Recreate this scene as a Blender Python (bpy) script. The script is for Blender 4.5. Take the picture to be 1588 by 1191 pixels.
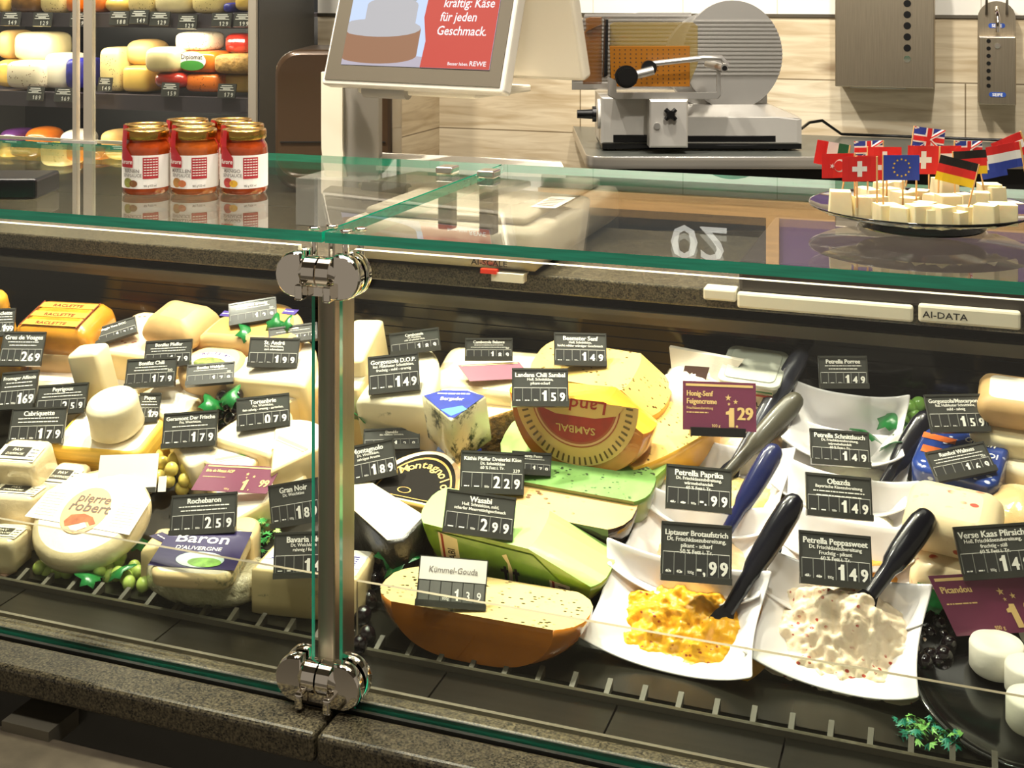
import bpy, bmesh, math, random
from mathutils import Vector, Matrix
random.seed(7)
for o in list(bpy.data.objects): bpy.data.objects.remove(o)
SC = bpy.context.scene; COL = SC.collection
R = math.radians; PI = math.pi
# ---------------------------------------------------------------- camera (level, shifted lens)
F, CX, HY, H, TH = 1950.0, 794.0, -12.0, 1.55, R(19.6)
cam = bpy.data.objects.new('camera', bpy.data.cameras.new('camera')); COL.objects.link(cam)
cam.location = (0, 0, H); cam.rotation_euler = (R(90), 0, TH)
cam.data.sensor_width = 36; cam.data.lens = F/1588*36
cam.data.shift_y = -(595.5-HY)/1588; cam.data.clip_start = .05
SC.camera = cam
# ---------------------------------------------------------------- view and light
SC.view_settings.view_transform = 'Standard'; SC.view_settings.look = 'None'
SC.view_settings.gamma = 1; SC.view_settings.use_curve_mapping = False
SC.view_settings.exposure = 0.0
W = bpy.data.worlds.new('world'); SC.world = W; W.use_nodes = True
W.node_tree.nodes['Background'].inputs[0].default_value = (1.0, .87, .70, 1)
W.node_tree.nodes['Background'].inputs[1].default_value = .30
def lamp(name, loc, target, power, size, col=(1, .86, .66), spot=None, sy=None):
    if spot:
        l = bpy.data.lights.new(name, 'SPOT'); l.spot_size = R(spot); l.spot_blend = .5; l.shadow_soft_size = size
    else:
        l = bpy.data.lights.new(name, 'AREA'); l.size = size
        if sy: l.shape = 'RECTANGLE'; l.size_y = sy
    l.energy = power; l.color = col
    o = bpy.data.objects.new(name, l); COL.objects.link(o); o.location = loc
    o.rotation_euler = (Vector(target)-Vector(loc)).to_track_quat('-Z', 'Y').to_euler()
    return o
# track spots on the ceiling above the cheese counter
for i, (x, y, tx, p) in enumerate([(-1.75, 1.8, -1.35, 310), (-1.15, 1.85, -1.0, 300), (-.5, 1.75, -.6, 120), (.15, 1.7, -.05, 160)]):
    lamp('spot_light', (x, y, 2.95), (tx, 1.75, .85), p, .06, (1, .90, .76), spot=62)
lamp('spot_light', (-1.3, .9, 2.9), (-.9, 1.7, .85), 60, .1, (1, .93, .82), spot=70)  # front fill, added to lift the left bay
lamp('spot_light', (-.2, .8, 2.9), (-.3, 1.6, .8), 85, .1, (1, .94, .86), spot=70)  # front fill, added to lift the right bay
# staff side: wall washers
lamp('spot_light', (-1.3, 2.75, 3.0), (-.55, 4.0, 1.45), 150, .04, (1, .93, .82), spot=85)
lamp('spot_light', (-.45, 2.75, 3.0), (.1, 4.0, 1.4), 105, .04, (1, .93, .82), spot=85)
lamp('spot_light', (-2.2, 2.3, 3.0), (-2.4, 3.5, 1.3), 120, .08, (1, .9, .75), spot=90)
lamp('spot_light', (.1, 1.6, 3.0), (.25, 3.5, 1.25), 150, .06, (1, .94, .84), spot=60)  # added spot that brightens the slicer from the front
lamp('ceiling_panel_light', (-.6, 1.9, 3.15), (-.6, 1.9, 0), 30, 2.5, (1, .92, .8), sy=2.0)

# ---------------------------------------------------------------- placement from camera rays
FW = Vector((-math.sin(TH), math.cos(TH), 0)); RT = Vector((math.cos(TH), math.sin(TH), 0))
def ray(px, py): return RT*((px-CX)/F) + FW + Vector((0, 0, -(py-HY)/F))
def pd(px, py, d): return Vector((0, 0, H)) + ray(px, py)*d
def pz(px, py, z): r = ray(px, py); return Vector((0, 0, H)) + r*((z-H)/r.z)
def pY(px, py, Y): r = ray(px, py); return Vector((0, 0, H)) + r*(Y/r.y)
DZ0, DY0, DS = .705, 1.56, .352
def dz(Y): return DZ0 + max(0, Y-DY0)*DS
def on(px, py, h):
    r = ray(px, py); t = (DZ0+h-H)/r.z
    if t*r.y > DY0: t = (DZ0+h-DS*DY0-H)/(r.z-DS*r.y)
    return Vector((0, 0, H)) + r*t
def dep(p): return (p-Vector((0, 0, H))).dot(FW)

# ---------------------------------------------------------------- materials
def hx(s, a=1):
    s = s.lstrip('#'); v = [int(s[i:i+2], 16)/255 for i in (0, 2, 4)]
    return tuple((c/12.92 if c <= .04045 else ((c+.055)/1.055)**2.4) for c in v)+(a,)
MC = {}
def mat(name, col, rough=.5, metal=0, coat=0, spec=.5, var=0, vs=8, bump=0, bs=30, sss=0, trans=0,
        specks=None, veins=None, emit=0, alpha=1, scl=(1, 1, 1), aniso=0):
    if name in MC: return MC[name]
    m = bpy.data.materials.new(name); MC[name] = m; m.use_nodes = True
    nt = m.node_tree; N = nt.nodes; L = nt.links; b = N['Principled BSDF']
    c = hx(col) if isinstance(col, str) else col
    b.inputs['Base Color'].default_value = c; b.inputs['Roughness'].default_value = rough
    b.inputs['Metallic'].default_value = metal; b.inputs['Coat Weight'].default_value = coat
    b.inputs['Coat Roughness'].default_value = .06
    b.inputs['Specular IOR Level'].default_value = spec
    if sss:
        b.inputs['Subsurface Weight'].default_value = sss; b.inputs['Subsurface Radius'].default_value = (1, .6, .3)
        b.inputs['Subsurface Scale'].default_value = .01
    if alpha < 1: b.inputs['Alpha'].default_value = alpha
    if emit:
        b.inputs['Emission Color'].default_value = c; b.inputs['Emission Strength'].default_value = emit
    tc = N.new('ShaderNodeTexCoord'); mp = N.new('ShaderNodeMapping'); mp.inputs['Scale'].default_value = scl
    L.new(tc.outputs['Object'], mp.inputs[0]); src = None
    def mixc(fac, A, B):
        mx = N.new('ShaderNodeMix'); mx.data_type = 'RGBA'
        if hasattr(fac, 'node'): L.new(fac, mx.inputs[0])
        else: mx.inputs[0].default_value = fac
        for k, v in ((6, A), (7, B)):
            if hasattr(v, 'node'): L.new(v, mx.inputs[k])
            else: mx.inputs[k].default_value = v
        return mx.outputs[2]
    def noise(s, det=4, rg=.5):
        n = N.new('ShaderNodeTexNoise'); n.inputs['Scale'].default_value = s; n.inputs['Detail'].default_value = det
        n.inputs['Roughness'].default_value = rg; L.new(mp.outputs[0], n.inputs['Vector']); return n.outputs['Fac']
    def ramp(f, a, z, ca=(0, 0, 0, 1), cz=(1, 1, 1, 1)):
        r = N.new('ShaderNodeValToRGB'); r.color_ramp.elements[0].position = a; r.color_ramp.elements[1].position = z
        r.color_ramp.elements[0].color = ca; r.color_ramp.elements[1].color = cz; L.new(f, r.inputs[0]); return r.outputs[0]
    cur = c
    if var:
        k = max(0, 1-var); cur = mixc(ramp(noise(vs), .3, .7), tuple(x*k for x in c[:3])+(1,), tuple(min(1, x*(1+var*.6)) for x in c[:3])+(1,))
    if specks:
        sc, colr, th = specks
        v = N.new('ShaderNodeTexVoronoi'); v.inputs['Scale'].default_value = sc
        mp2 = N.new('ShaderNodeMapping'); mp2.inputs['Scale'].default_value = (1, 1.6, 1.3); L.new(tc.outputs['Object'], mp2.inputs[0]); L.new(mp2.outputs[0], v.inputs['Vector'])
        f = ramp(v.outputs['Distance'], th, th+.06, (1, 1, 1, 1), (0, 0, 0, 1))
        n2 = ramp(noise(sc*.35, 2), .47, .56)
        mu = N.new('ShaderNodeMath'); mu.operation = 'MULTIPLY'; L.new(f, mu.inputs[0]); L.new(n2, mu.inputs[1])
        cur = mixc(mu.outputs[0], cur, hx(colr))
    if veins:
        sc, colr, th = veins
        f = ramp(noise(sc, 6, .7), th, th+.09)
        cur = mixc(f, cur, hx(colr))
    if hasattr(cur, 'node'):
        L.new(cur, b.inputs['Base Color'])
        if emit: L.new(cur, b.inputs['Emission Color'])
    if emit: b.inputs['Base Color'].default_value = (.01, .01, .01, 1)
    if bump:
        bn = N.new('ShaderNodeBump'); bn.inputs['Strength'].default_value = min(1, bump); bn.inputs['Distance'].default_value = .004*max(1, bump*2.2)
        L.new(noise(bs, 5, .6), bn.inputs['Height']); L.new(bn.outputs[0], b.inputs['Normal'])
        if coat: L.new(bn.outputs[0], b.inputs['Coat Normal'])
    return m
def glass(name, tint='#fafcf9', edge=False, extra=0.0):
    if name in MC: return MC[name]
    m = bpy.data.materials.new(name); MC[name] = m; m.use_nodes = True
    nt = m.node_tree; N = nt.nodes; L = nt.links; N.remove(N['Principled BSDF'])
    geo = N.new('ShaderNodeNewGeometry'); mr = N.new('ShaderNodeMapRange')
    mr.inputs['To Min'].default_value = 1.52; mr.inputs['To Max'].default_value = 1/1.52
    L.new(geo.outputs['Backfacing'], mr.inputs['Value'])
    fr = N.new('ShaderNodeFresnel'); L.new(mr.outputs[0], fr.inputs['IOR'])
    tr = N.new('ShaderNodeBsdfTransparent'); tr.inputs[0].default_value = hx(tint)
    gl = N.new('ShaderNodeBsdfGlossy'); gl.inputs['Roughness'].default_value = 0.0
    mx = N.new('ShaderNodeMixShader'); L.new(fr.outputs[0], mx.inputs[0]); L.new(tr.outputs[0], mx.inputs[1]); L.new(gl.outputs[0], mx.inputs[2])
    L.new(mx.outputs[0], N['Material Output'].inputs[0]); return m
def film(name='cling_film'):
    if name in MC: return MC[name]
    m = glass(name, '#fbfbf8'); nt = m.node_tree; N = nt.nodes; L = nt.links
    tc = N.new('ShaderNodeTexCoord'); n = N.new('ShaderNodeTexNoise'); n.inputs['Scale'].default_value = 38; n.inputs['Detail'].default_value = 4
    n.inputs['Distortion'].default_value = 1.2
    L.new(tc.outputs['Object'], n.inputs['Vector']); b = N.new('ShaderNodeBump'); b.inputs['Strength'].default_value = .8; b.inputs['Distance'].default_value = .006
    L.new(n.outputs[0], b.inputs['Height'])
    for k in N:
        if k.bl_idname == 'ShaderNodeBsdfGlossy': L.new(b.outputs[0], k.inputs['Normal']); k.inputs['Roughness'].default_value = .12
        if k.bl_idname == 'ShaderNodeFresnel': L.new(b.outputs[0], k.inputs['Normal'])
    return m

# ---------------------------------------------------------------- glyphs of the built-in font
CH = sorted(set("ABCDEFGHIJKLMNOPQRSTUVWXYZabcdefghijklmnopqrstuvwxyz0123456789äöüÄÖÜßé.,:-/'%*|&+"))
tmp = []
for ch in CH:
    for body in (ch, 'H'+ch+'H'):
        cu = bpy.data.curves.new('t', 'FONT'); cu.body = body; cu.resolution_u = 2; cu.offset = .012
        o = bpy.data.objects.new('t', cu); COL.objects.link(o); tmp.append(o)
cu = bpy.data.curves.new('t', 'FONT'); cu.body = 'HH'; cu.offset = .012; cu.resolution_u = 2
o = bpy.data.objects.new('t', cu); COL.objects.link(o); tmp.append(o)
bpy.context.view_layer.update(); dg = bpy.context.evaluated_depsgraph_get()
def tomesh(o):
    me = o.evaluated_get(dg).to_mesh(); r = ([tuple(v.co[:2]) for v in me.vertices], [tuple(p.vertices) for p in me.polygons]); return r
def span(v): return max(a[0] for a in v)-min(a[0] for a in v) if v else 0
hh = span(tomesh(tmp[-1])[0]); GL = {}
for i, ch in enumerate(CH):
    v, f = tomesh(tmp[2*i]); w = span(tomesh(tmp[2*i+1])[0])-hh; GL[ch] = (v, f, w)
GL[' '] = ([], [], .26)
GL['1'] = ([(.17, 0), (.33, 0), (.33, .70), (.21, .70), (.17, .60), (.04, .55), (.04, .45), (.17, .47)], [(0, 1, 2, 3, 4, 5, 6, 7)], .42)
for o in tmp:
    c = o.data; bpy.data.objects.remove(o); bpy.data.curves.remove(c)

# ---------------------------------------------------------------- mesh builder
class MB:
    def __init__(s): s.v = []; s.f = []; s.m = []; s.s = []; s.cm = 0; s.M = Matrix()
    def add(s, vs, fs, smooth=False, m=None, fn=None):
        b = len(s.v)
        for p in vs:
            q = Vector(fn(*p)) if fn else Vector(p)
            s.v.append(tuple(s.M @ q))
        for f in fs:
            s.f.append(tuple(b+i for i in f)); s.m.append(s.cm if m is None else m); s.s.append(smooth)
        return s
    def box(s, x0, x1, y0, y1, z0, z1, m=None):
        vs = [(x, y, z) for z in (z0, z1) for y in (y0, y1) for x in (x0, x1)]
        return s.add(vs, [(0, 2, 3, 1), (4, 5, 7, 6), (0, 1, 5, 4), (2, 6, 7, 3), (0, 4, 6, 2), (1, 3, 7, 5)], m=m)
    def rings(s, rs, smooth=True, cap0=True, cap1=True, m=None, mt=None, mb=None):
        n = len(rs[0]); vs = [p for r in rs for p in r]; fs = []
        for j in range(len(rs)-1):
            for i in range(n):
                k = (i+1) % n; fs.append((j*n+i, j*n+k, (j+1)*n+k, (j+1)*n+i))
        s.add(vs, fs, smooth, m)
        if cap0: s.add(rs[0], [tuple(reversed(range(n)))], False, mb if mb is not None else m)
        if cap1: s.add(rs[-1], [tuple(range(n))], False, mt if mt is not None else m)
        return s
    def lathe(s, prof, n=24, c=(0, 0, 0), m=None, smooth=True, cap0=True, cap1=True):
        rs = [[(c[0]+r*math.cos(2*PI*i/n), c[1]+r*math.sin(2*PI*i/n), c[2]+z) for i in range(n)] for r, z in prof]
        return s.rings(rs, smooth, cap0, cap1, m)
    def cyl(s, a, b, r, n=14, r2=None, m=None, smooth=True):
        a = Vector(a); b = Vector(b); d = (b-a).normalized(); u = d.orthogonal().normalized(); w = d.cross(u)
        r2 = r if r2 is None else r2
        rs = [[tuple(p+(u*math.cos(2*PI*i/n)+w*math.sin(2*PI*i/n))*q) for i in range(n)] for p, q in ((a, r), (b, r2))]
        return s.rings(rs, smooth, m=m)
    def tube(s, pts, r, n=8, m=None):
        pts = [Vector(p) for p in pts]; rs = []; u = None
        for i, p in enumerate(pts):
            d = (pts[min(i+1, len(pts)-1)]-pts[max(i-1, 0)]).normalized()
            u = d.orthogonal().normalized() if u is None else (u-d*u.dot(d)).normalized()
            w = d.cross(u); q = r[i] if isinstance(r, (list, tuple)) else r
            rs.append([tuple(p+(u*math.cos(2*PI*k/n)+w*math.sin(2*PI*k/n))*q) for k in range(n)])
        return s.rings(rs, True, m=m)
    def ell(s, c, rx, ry, rz, n=12, e=2.0, m=None, wob=0):
        # super-ellipsoid
        def sp(v, p): return math.copysign(abs(v)**p, v)
        k = 2.0/e; rs = []; nv = max(6, n//2+2)
        for j in range(nv+1):
            a = -PI/2+PI*j/nv
            rr = max(sp(math.cos(a), k), .02)
            rs.append([(c[0]+rx*rr*sp(math.cos(2*PI*i/n), k)*(1+wob*math.sin(3*i+j)), c[1]+ry*rr*sp(math.sin(2*PI*i/n), k), c[2]+rz*sp(math.sin(a), k)*(1+wob*math.cos(2*i))) for i in range(n)])
        return s.rings(rs, True, m=m)
    def prism(s, out, z0, z1, bev=.004, bot=1.0, bulge=0, m=0, mt=None, smooth=True, wob=0):
        cx = sum(p[0] for p in out)/len(out); cy = sum(p[1] for p in out)/len(out)
        ex = max(abs(p[0]-cx) for p in out); ey = max(abs(p[1]-cy) for p in out); e = min(ex, ey)
        def rg(z, k):
            return [(cx+(x-cx)*k, cy+(y-cy)*k, z+(wob*math.sin(7*i*.9+z*50) if wob else 0)) for i, (x, y) in enumerate(out)]
        k = 1-bev/max(e, 1e-6); h = z1-z0; bev = min(bev, h*.45)
        rs = [rg(z0, bot*k), rg(z0+bev, bot)]
        for t in (.3, .5, .7):
            rs.append(rg(z0+bev+(h-2*bev)*t, bot+(1-bot)*t+bulge*math.sin(PI*t)))
        rs += [rg(z1-bev, 1), rg(z1-bev*.3, 1-(1-k)*.35), rg(z1, k)]
        return s.rings(rs, smooth, m=m, mt=mt)
    def poly(s, pts, z=0, m=None, fn=None):
        return s.add([(x, y, z) for x, y in pts], [tuple(range(len(pts)))], m=m, fn=fn)
    def text(s, t, x, y, size, z=0, m=None, align='c', fn=None, sx=1, shear=0, bold=.0):
        if bold:
            for k in (-.5, .5): s.text(t, x+k*bold*size, y, size, z+(k+.5)*.00005, m, align, fn, sx, shear)
            return s
        w = sum(GL[c][2] for c in t if c in GL)*size*sx
        ox = x-(w/2 if align == 'c' else (w if align == 'r' else 0))
        for c in t:
            if c not in GL: continue
            v, f, a = GL[c]
            if f: s.add([(ox+(p[0]+shear*p[1])*size*sx, y+p[1]*size, z) for p in v], f, m=m, fn=fn)
            ox += a*size*sx
        return s
    def build(s, name, mats, parent=None, loc=None, rz=0, rot=None):
        me = bpy.data.meshes.new(name); me.from_pydata(s.v, [], s.f)
        for x in (mats if isinstance(mats, (list, tuple)) else [mats]): me.materials.append(x)
        me.polygons.foreach_set('material_index', s.m); me.polygons.foreach_set('use_smooth', s.s); me.update()
        o = bpy.data.objects.new(name, me); COL.objects.link(o)
        if parent: o.parent = parent
        if loc is not None: o.location = loc
        if rot is not None: o.rotation_euler = rot
        elif rz: o.rotation_euler = (0, 0, rz)
        return o
def thing(name, loc, rz=0, rot=None):
    o = bpy.data.objects.new(name, None); COL.objects.link(o); o.location = loc; o.empty_display_size = .02
    o.rotation_euler = rot if rot is not None else (0, 0, rz); return o
def tag(o, label, cat, group=None, kind=None):
    o['label'] = label; o['category'] = cat
    if group: o['group'] = group
    if kind: o['kind'] = kind
    return o
def struct(o, label=None):
    o['kind'] = 'structure'
    if label: o['label'] = label; o['category'] = o.name.split('_')[0].split('.')[0]
    return o
def bevel(o, w, n=2):
    b = o.modifiers.new('bevel', 'BEVEL'); b.width = w; b.segments = n; b.limit_method = 'ANGLE'; b.angle_limit = R(40); return o

# common materials
STEEL = mat('brushed_steel', '#b9b4aa', .28, 1, var=.1, vs=60, scl=(1, 1, .05))
CHROME = mat('chrome', '#e8e2d8', .05, 1)
DSTEEL = mat('dark_steel', '#8c8578', .35, 1)
BLACK = mat('black_plastic', '#0b0b0c', .3)
BLK2 = mat('satin_black', '#141310', .5)
WHITE = mat('white_plastic', '#e9e6de', .35)
INK = mat('white_ink', '#f4f2ea', .6)
DINK = mat('dark_ink', '#201c1a', .6)
GLASS = glass('clear_glass')
GEDGE = mat('green_glass_edge', '#0f9474', .12, coat=1, var=.25, vs=14, scl=(1, 6, 20))
GREENE = mat('pale_green_glass_edge', '#2f8a6c', .15, coat=1)
FILM = film()
# ================================================================ SETTING
def tilemat(name, plank):
    m = bpy.data.materials.new(name); m.use_nodes = True; nt = m.node_tree; N = nt.nodes; L = nt.links; b = N['Principled BSDF']
    tc = N.new('ShaderNodeTexCoord'); mp = N.new('ShaderNodeMapping'); L.new(tc.outputs['UV'], mp.inputs[0])
    br = N.new('ShaderNodeTexBrick'); L.new(mp.outputs[0], br.inputs['Vector']); br.inputs['Scale'].default_value = 1
    br.inputs['Brick Width'].default_value = 1.2 if plank else .30; br.inputs['Row Height'].default_value = .194 if plank else .30
    br.inputs['Mortar Size'].default_value = .0022 if plank else .0018; br.offset = .37 if plank else 0
    mp.inputs['Location'].default_value = (.25, -1.472+.194*8, 0) if plank else (.05, -1.478+.3*5, 0)
    if plank:
        br.inputs['Color1'].default_value = hx('#eadfc6'); br.inputs['Color2'].default_value = hx('#ddcdad'); br.inputs['Mortar'].default_value = hx('#8d7d62')
        n = N.new('ShaderNodeTexNoise'); m2 = N.new('ShaderNodeMapping'); m2.inputs['Scale'].default_value = (1.5, 15, 1); L.new(tc.outputs['UV'], m2.inputs[0])
        L.new(m2.outputs[0], n.inputs['Vector']); n.inputs['Scale'].default_value = 2.4; n.inputs['Detail'].default_value = 8; n.inputs['Distortion'].default_value = .9
        r = N.new('ShaderNodeValToRGB'); r.color_ramp.elements[0].position = .28; r.color_ramp.elements[1].position = .62
        r.color_ramp.elements[0].color = hx('#b39c74'); r.color_ramp.elements[1].color = (1, 1, 1, 1); L.new(n.outputs[0], r.inputs[0])
        mx = N.new('ShaderNodeMix'); mx.data_type = 'RGBA'; mx.blend_type = 'MULTIPLY'; mx.inputs[0].default_value = .62
        L.new(br.outputs[0], mx.inputs[6]); L.new(r.outputs[0], mx.inputs[7])
        v = N.new('ShaderNodeTexVoronoi'); v.inputs['Scale'].default_value = 1; m3 = N.new('ShaderNodeMapping'); m3.inputs['Scale'].default_value = (2.3, 6, 1)
        L.new(tc.outputs['UV'], m3.inputs[0]); L.new(m3.outputs[0], v.inputs['Vector'])
        r2 = N.new('ShaderNodeValToRGB'); r2.color_ramp.elements[0].position = .04; r2.color_ramp.elements[1].position = .17
        r2.color_ramp.elements[0].color = hx('#7a5c38'); r2.color_ramp.elements[1].color = (1, 1, 1, 1); L.new(v.outputs['Distance'], r2.inputs[0])
        mx2 = N.new('ShaderNodeMix'); mx2.data_type = 'RGBA'; mx2.blend_type = 'MULTIPLY'; mx2.inputs[0].default_value = .8
        L.new(mx.outputs[2], mx2.inputs[6]); L.new(r2.outputs[0], mx2.inputs[7]); L.new(mx2.outputs[2], b.inputs['Base Color']); b.inputs['Roughness'].default_value = .5
    else:
        br.inputs['Color1'].default_value = hx('#f3f0e6'); br.inputs['Color2'].default_value = hx('#efebe0'); br.inputs['Mortar'].default_value = hx('#cfcabc')
        L.new(br.outputs[0], b.inputs['Base Color']); b.inputs['Roughness'].default_value = .25
    return m
PLANK = tilemat('wood_look_tiles', True); WTILE = tilemat('white_tiles', False)
def wall_quad(name, a, b_, z0, z1, m, th=.05, nrm=None, label=None):
    a = Vector(a); b_ = Vector(b_); n = Vector(nrm)*th; me = bpy.data.meshes.new(name)
    vs = [(a.x, a.y, z0), (b_.x, b_.y, z0), (b_.x, b_.y, z1), (a.x, a.y, z1)]
    vs += [(x-n.x, y-n.y, z) for x, y, z in vs]
    me.from_pydata(vs, [], [(0, 1, 2, 3), (5, 4, 7, 6), (0, 4, 5, 1), (3, 2, 6, 7), (0, 3, 7, 4), (1, 5, 6, 2)])
    uv = me.uv_layers.new(name='UVMap'); ln = (b_-a).length; U = [0, ln, ln, 0]*2
    for p in me.polygons:
        for li in p.loop_indices:
            vi = me.loops[li].vertex_index; uv.data[li].uv = (U[vi], vs[vi][2])
    me.materials.append(m); o = bpy.data.objects.new(name, me); COL.objects.link(o); o['kind'] = 'structure'
    if label: o['label'] = label
    return o
WY = 4.0; PXS = -1.69; PYF = 3.665
wall_quad('wall_back', (PXS, WY), (3.2, WY), 0, 1.472, PLANK, nrm=(0, -1), label='lower back wall of wood-look plank tiles')
wall_quad('wall_back', (PXS, WY), (3.2, WY), 1.482, 3.2, WTILE, nrm=(0, -1), label='upper back wall of white tiles')
wall_quad('wall_left', (PXS, PYF+.003), (PXS, WY), 0, 1.472, PLANK, nrm=(1, 0), label='side of the wall pillar in wood-look tiles')
wall_quad('wall_left', (PXS, PYF+.003), (PXS, WY), 1.482, 3.2, WTILE, nrm=(1, 0))
wall_quad('wall_pillar', (-1.98, PYF), (PXS-.004, PYF), 0, 1.472, PLANK, nrm=(0, -1), label='front of the wall pillar in wood-look tiles')
wall_quad('wall_pillar', (-1.98, PYF), (PXS-.004, PYF), 1.482, 3.2, WTILE, nrm=(0, -1))
b = MB(); b.box(PXS, 3.2, WY-.006, WY+.01, 1.472, 1.482); struct(b.build('trim_1', DSTEEL))
b = MB(); b.box(-1.98, PXS, PYF-.006, PYF+.01, 1.472, 1.482); struct(b.build('trim_2', DSTEEL))
b = MB(); b.box(PXS-.004, PXS+.006, PYF-.006, PYF+.004, 0, 3.2); struct(b.build('trim_3', DSTEEL))
b = MB(); b.box(-5, 3.2, -1.5, 4.2, -.05, 0); struct(b.build('floor', mat('floor_tile', '#8d877b', .3, var=.15, vs=3)))
b = MB(); b.box(-5, 3.2, -1.5, 4.2, 3.2, 3.25); struct(b.build('ceiling', mat('ceiling_paint', '#6a655b', .9)))
b = MB(); b.box(-5, -1.98, 4.1, 4.2, 0, 3.2); struct(b.build('wall_fridge_side', mat('dark_wall', '#3a3733', .8)))

# menu boards high on the back wall (seen only as reflections in the glass top)
OAK = mat('striped_oak', '#c79d66', .5, var=.25, vs=14, scl=(.3, 8, 8))
SLATE = mat('chalkboard', '#23272a', .55, var=.15, vs=4)
CHALK = mat('chalk', '#dfe6e8', .9)
t = thing('menu_board', (-.42, WY-.006, 1.64))
b = MB(); b.box(-.9, 2.8, -.03, 0, 0, .055); b.box(-.9, 2.8, -.03, 0, .62, .67)
for x in (-.9, -.13, 1.45): b.box(x-.02, x+.02, -.03, 0, .055, .62)
b.build('frame', OAK, t)
fl = lambda x, y, z: (x, -.012-z, y)
b = MB(); b.box(-.88, -.15, -.012, 0, .055, .62)
b.text('02', -.365, .10, .15, .0012, m=1, fn=fl, sx=1.25);
o = b.build('chalkboard', [SLATE, CHALK], t)
b = MB(); b.box(-.11, 1.43, -.012, 0, .055, .62)
b.build('poster', [mat('purple_poster', '#4b2a66', .5, var=.3, vs=6)], t)
tag(t, 'oak framed chalkboard and purple poster high on the back wall', 'board')

# ================================================================ COUNTER
GRAN = mat('granite', '#4e4736', .32, var=1, vs=330, bump=.05, bs=200, specks=(300, '#0c0a08', .38))
DECK = mat('black_deck_panel', '#1b1913', .3, var=.2, vs=5)
RAIL = mat('grey_rail', '#6f6a5c', .4, .5)
XL, XR = -2.6, .95
t = thing('display_counter', (0, 0, 0))
for x0, x1 in ((XL, -.679), (-.676, XR)):
    b = MB(); b.box(x0, x1, 1.246, 1.300, .688, .722); b.box(x0, x1, 1.300, 1.322, .688, .712); b.box(x0, x1, 1.322, 1.349, .688, .722)
    bevel(b.build('granite_ledge', GRAN, t), .006, 3)
b = MB(); b.box(XL, XR, 1.303, 1.308, .712, .7225); b.box(XL, XR, 1.320, 1.322, .712, .7235); b.build('glazing_channel', BLK2, t)
b = MB(); b.box(XL, XR, 1.349, 1.354, .70, .724); b.build('edge_trim', RAIL, t)
b = MB(); b.box(XL, XR, 1.29, 1.34, .02, .688); b.build('front_panel', mat('olive_black_panel', '#12120d', .5), t)
b = MB(); b.box(XL, XR, 1.15, 1.245, .63, .65); b.box(XL, XR, 1.152, 1.165, .58, .63); bevel(b.build('bumper_rail', mat('bumper_alu', '#5c5345', .45, .3, var=.3, vs=30), t), .004)
b = MB(); b.box(-1.10, -1.03, 1.235, 1.30, .64, .662); b.build('bumper_bracket', RAIL, t)
seams = [XL, -2.2, -2.0, -1.80, -1.60, -1.42, -1.245, -.988, -.80, -.6, -.382, -.186, .02, .22, .42, .62, XR]
for a, c in zip(seams[:-1], seams[1:]):
    b = MB(); b.box(a+.0012, c-.0012, 1.354, 1.447, .695, .705); b.build('deck_panel', DECK, t)
b = MB(); b.box(XL, XR, 1.475, DY0, .685, .7); b.rings([[(x, y, z) for x, y, z in ((XL, 1.474, .695), (XR, 1.474, .695), (XR, 1.474, .705), (XL, 1.474, .705))],
    [(XL, DY0, .695), (XR, DY0, .695), (XR, DY0, .705), (XL, DY0, .705)], [(XL, 2.0, .85), (XR, 2.0, .85), (XR, 2.0, .86), (XL, 2.0, .86)]], False)
b.build('display_shelf', DECK, t)
b = MB(); b.box(XL, XR, 1.447, 1.453, .695, .7125); b.build('front_rail', RAIL, t)
b = MB(); b.add([(-.0032, 1.453, .709), (.0032, 1.453, .709), (.0032, 1.478, .7175), (-.0032, 1.478, .7175), (-.0032, 1.453, .706), (.0032, 1.453, .706), (.0032, 1.478, .705), (-.0032, 1.478, .705)],
          [(0, 1, 2, 3), (0, 4, 5, 1), (1, 5, 6, 2), (2, 6, 7, 3), (3, 7, 4, 0)])
o = b.build('vent_bar', mat('vent_grey', '#4d483c', .5), t, loc=(-2.4, 0, 0)); x = -2.4+.0435
while x < .6:
    c = o.copy(); COL.objects.link(c); c.location = (x, 0, 0); x += .0435
b = MB(); b.box(XL, XR, 1.453, 1.474, .66, .67); b.build('vent_floor', BLK2, t)
b = MB(); b.box(XL, XR, 2.0, 2.02, .86, 1.06)
for i in range(9): b.box(XL, XR, 1.997, 2.0, .875+i*.018, .8768+i*.018)
b.build('rear_panel', mat('rear_black', '#060605', .12), t)
b = MB(); b.box(XL, XR, 1.945, 1.96, 1.035, 1.043); b.box(XL, XR, 1.96, 1.965, 1.02, 1.035); b.build('light_profile', mat('alu', '#6b665a', .4, .6), t)
b = MB(); b.box(XL, XR, 2.02, 2.3, .02, 1.06); b.build('rear_carcass', BLK2, t)
tag(t, 'long refrigerated cheese counter with granite ledge and black inner deck', 'counter')
b = MB(); b.box(XL, XR, 1.94, 2.38, 1.06, 1.09); b.box(XL, -1.02, 2.38, 2.80, 1.06, 1.09)
tag(bevel(b.build('granite_worktop', GRAN), .003), 'speckled grey granite worktop behind the display, carrying the scales', 'worktop')

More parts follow.
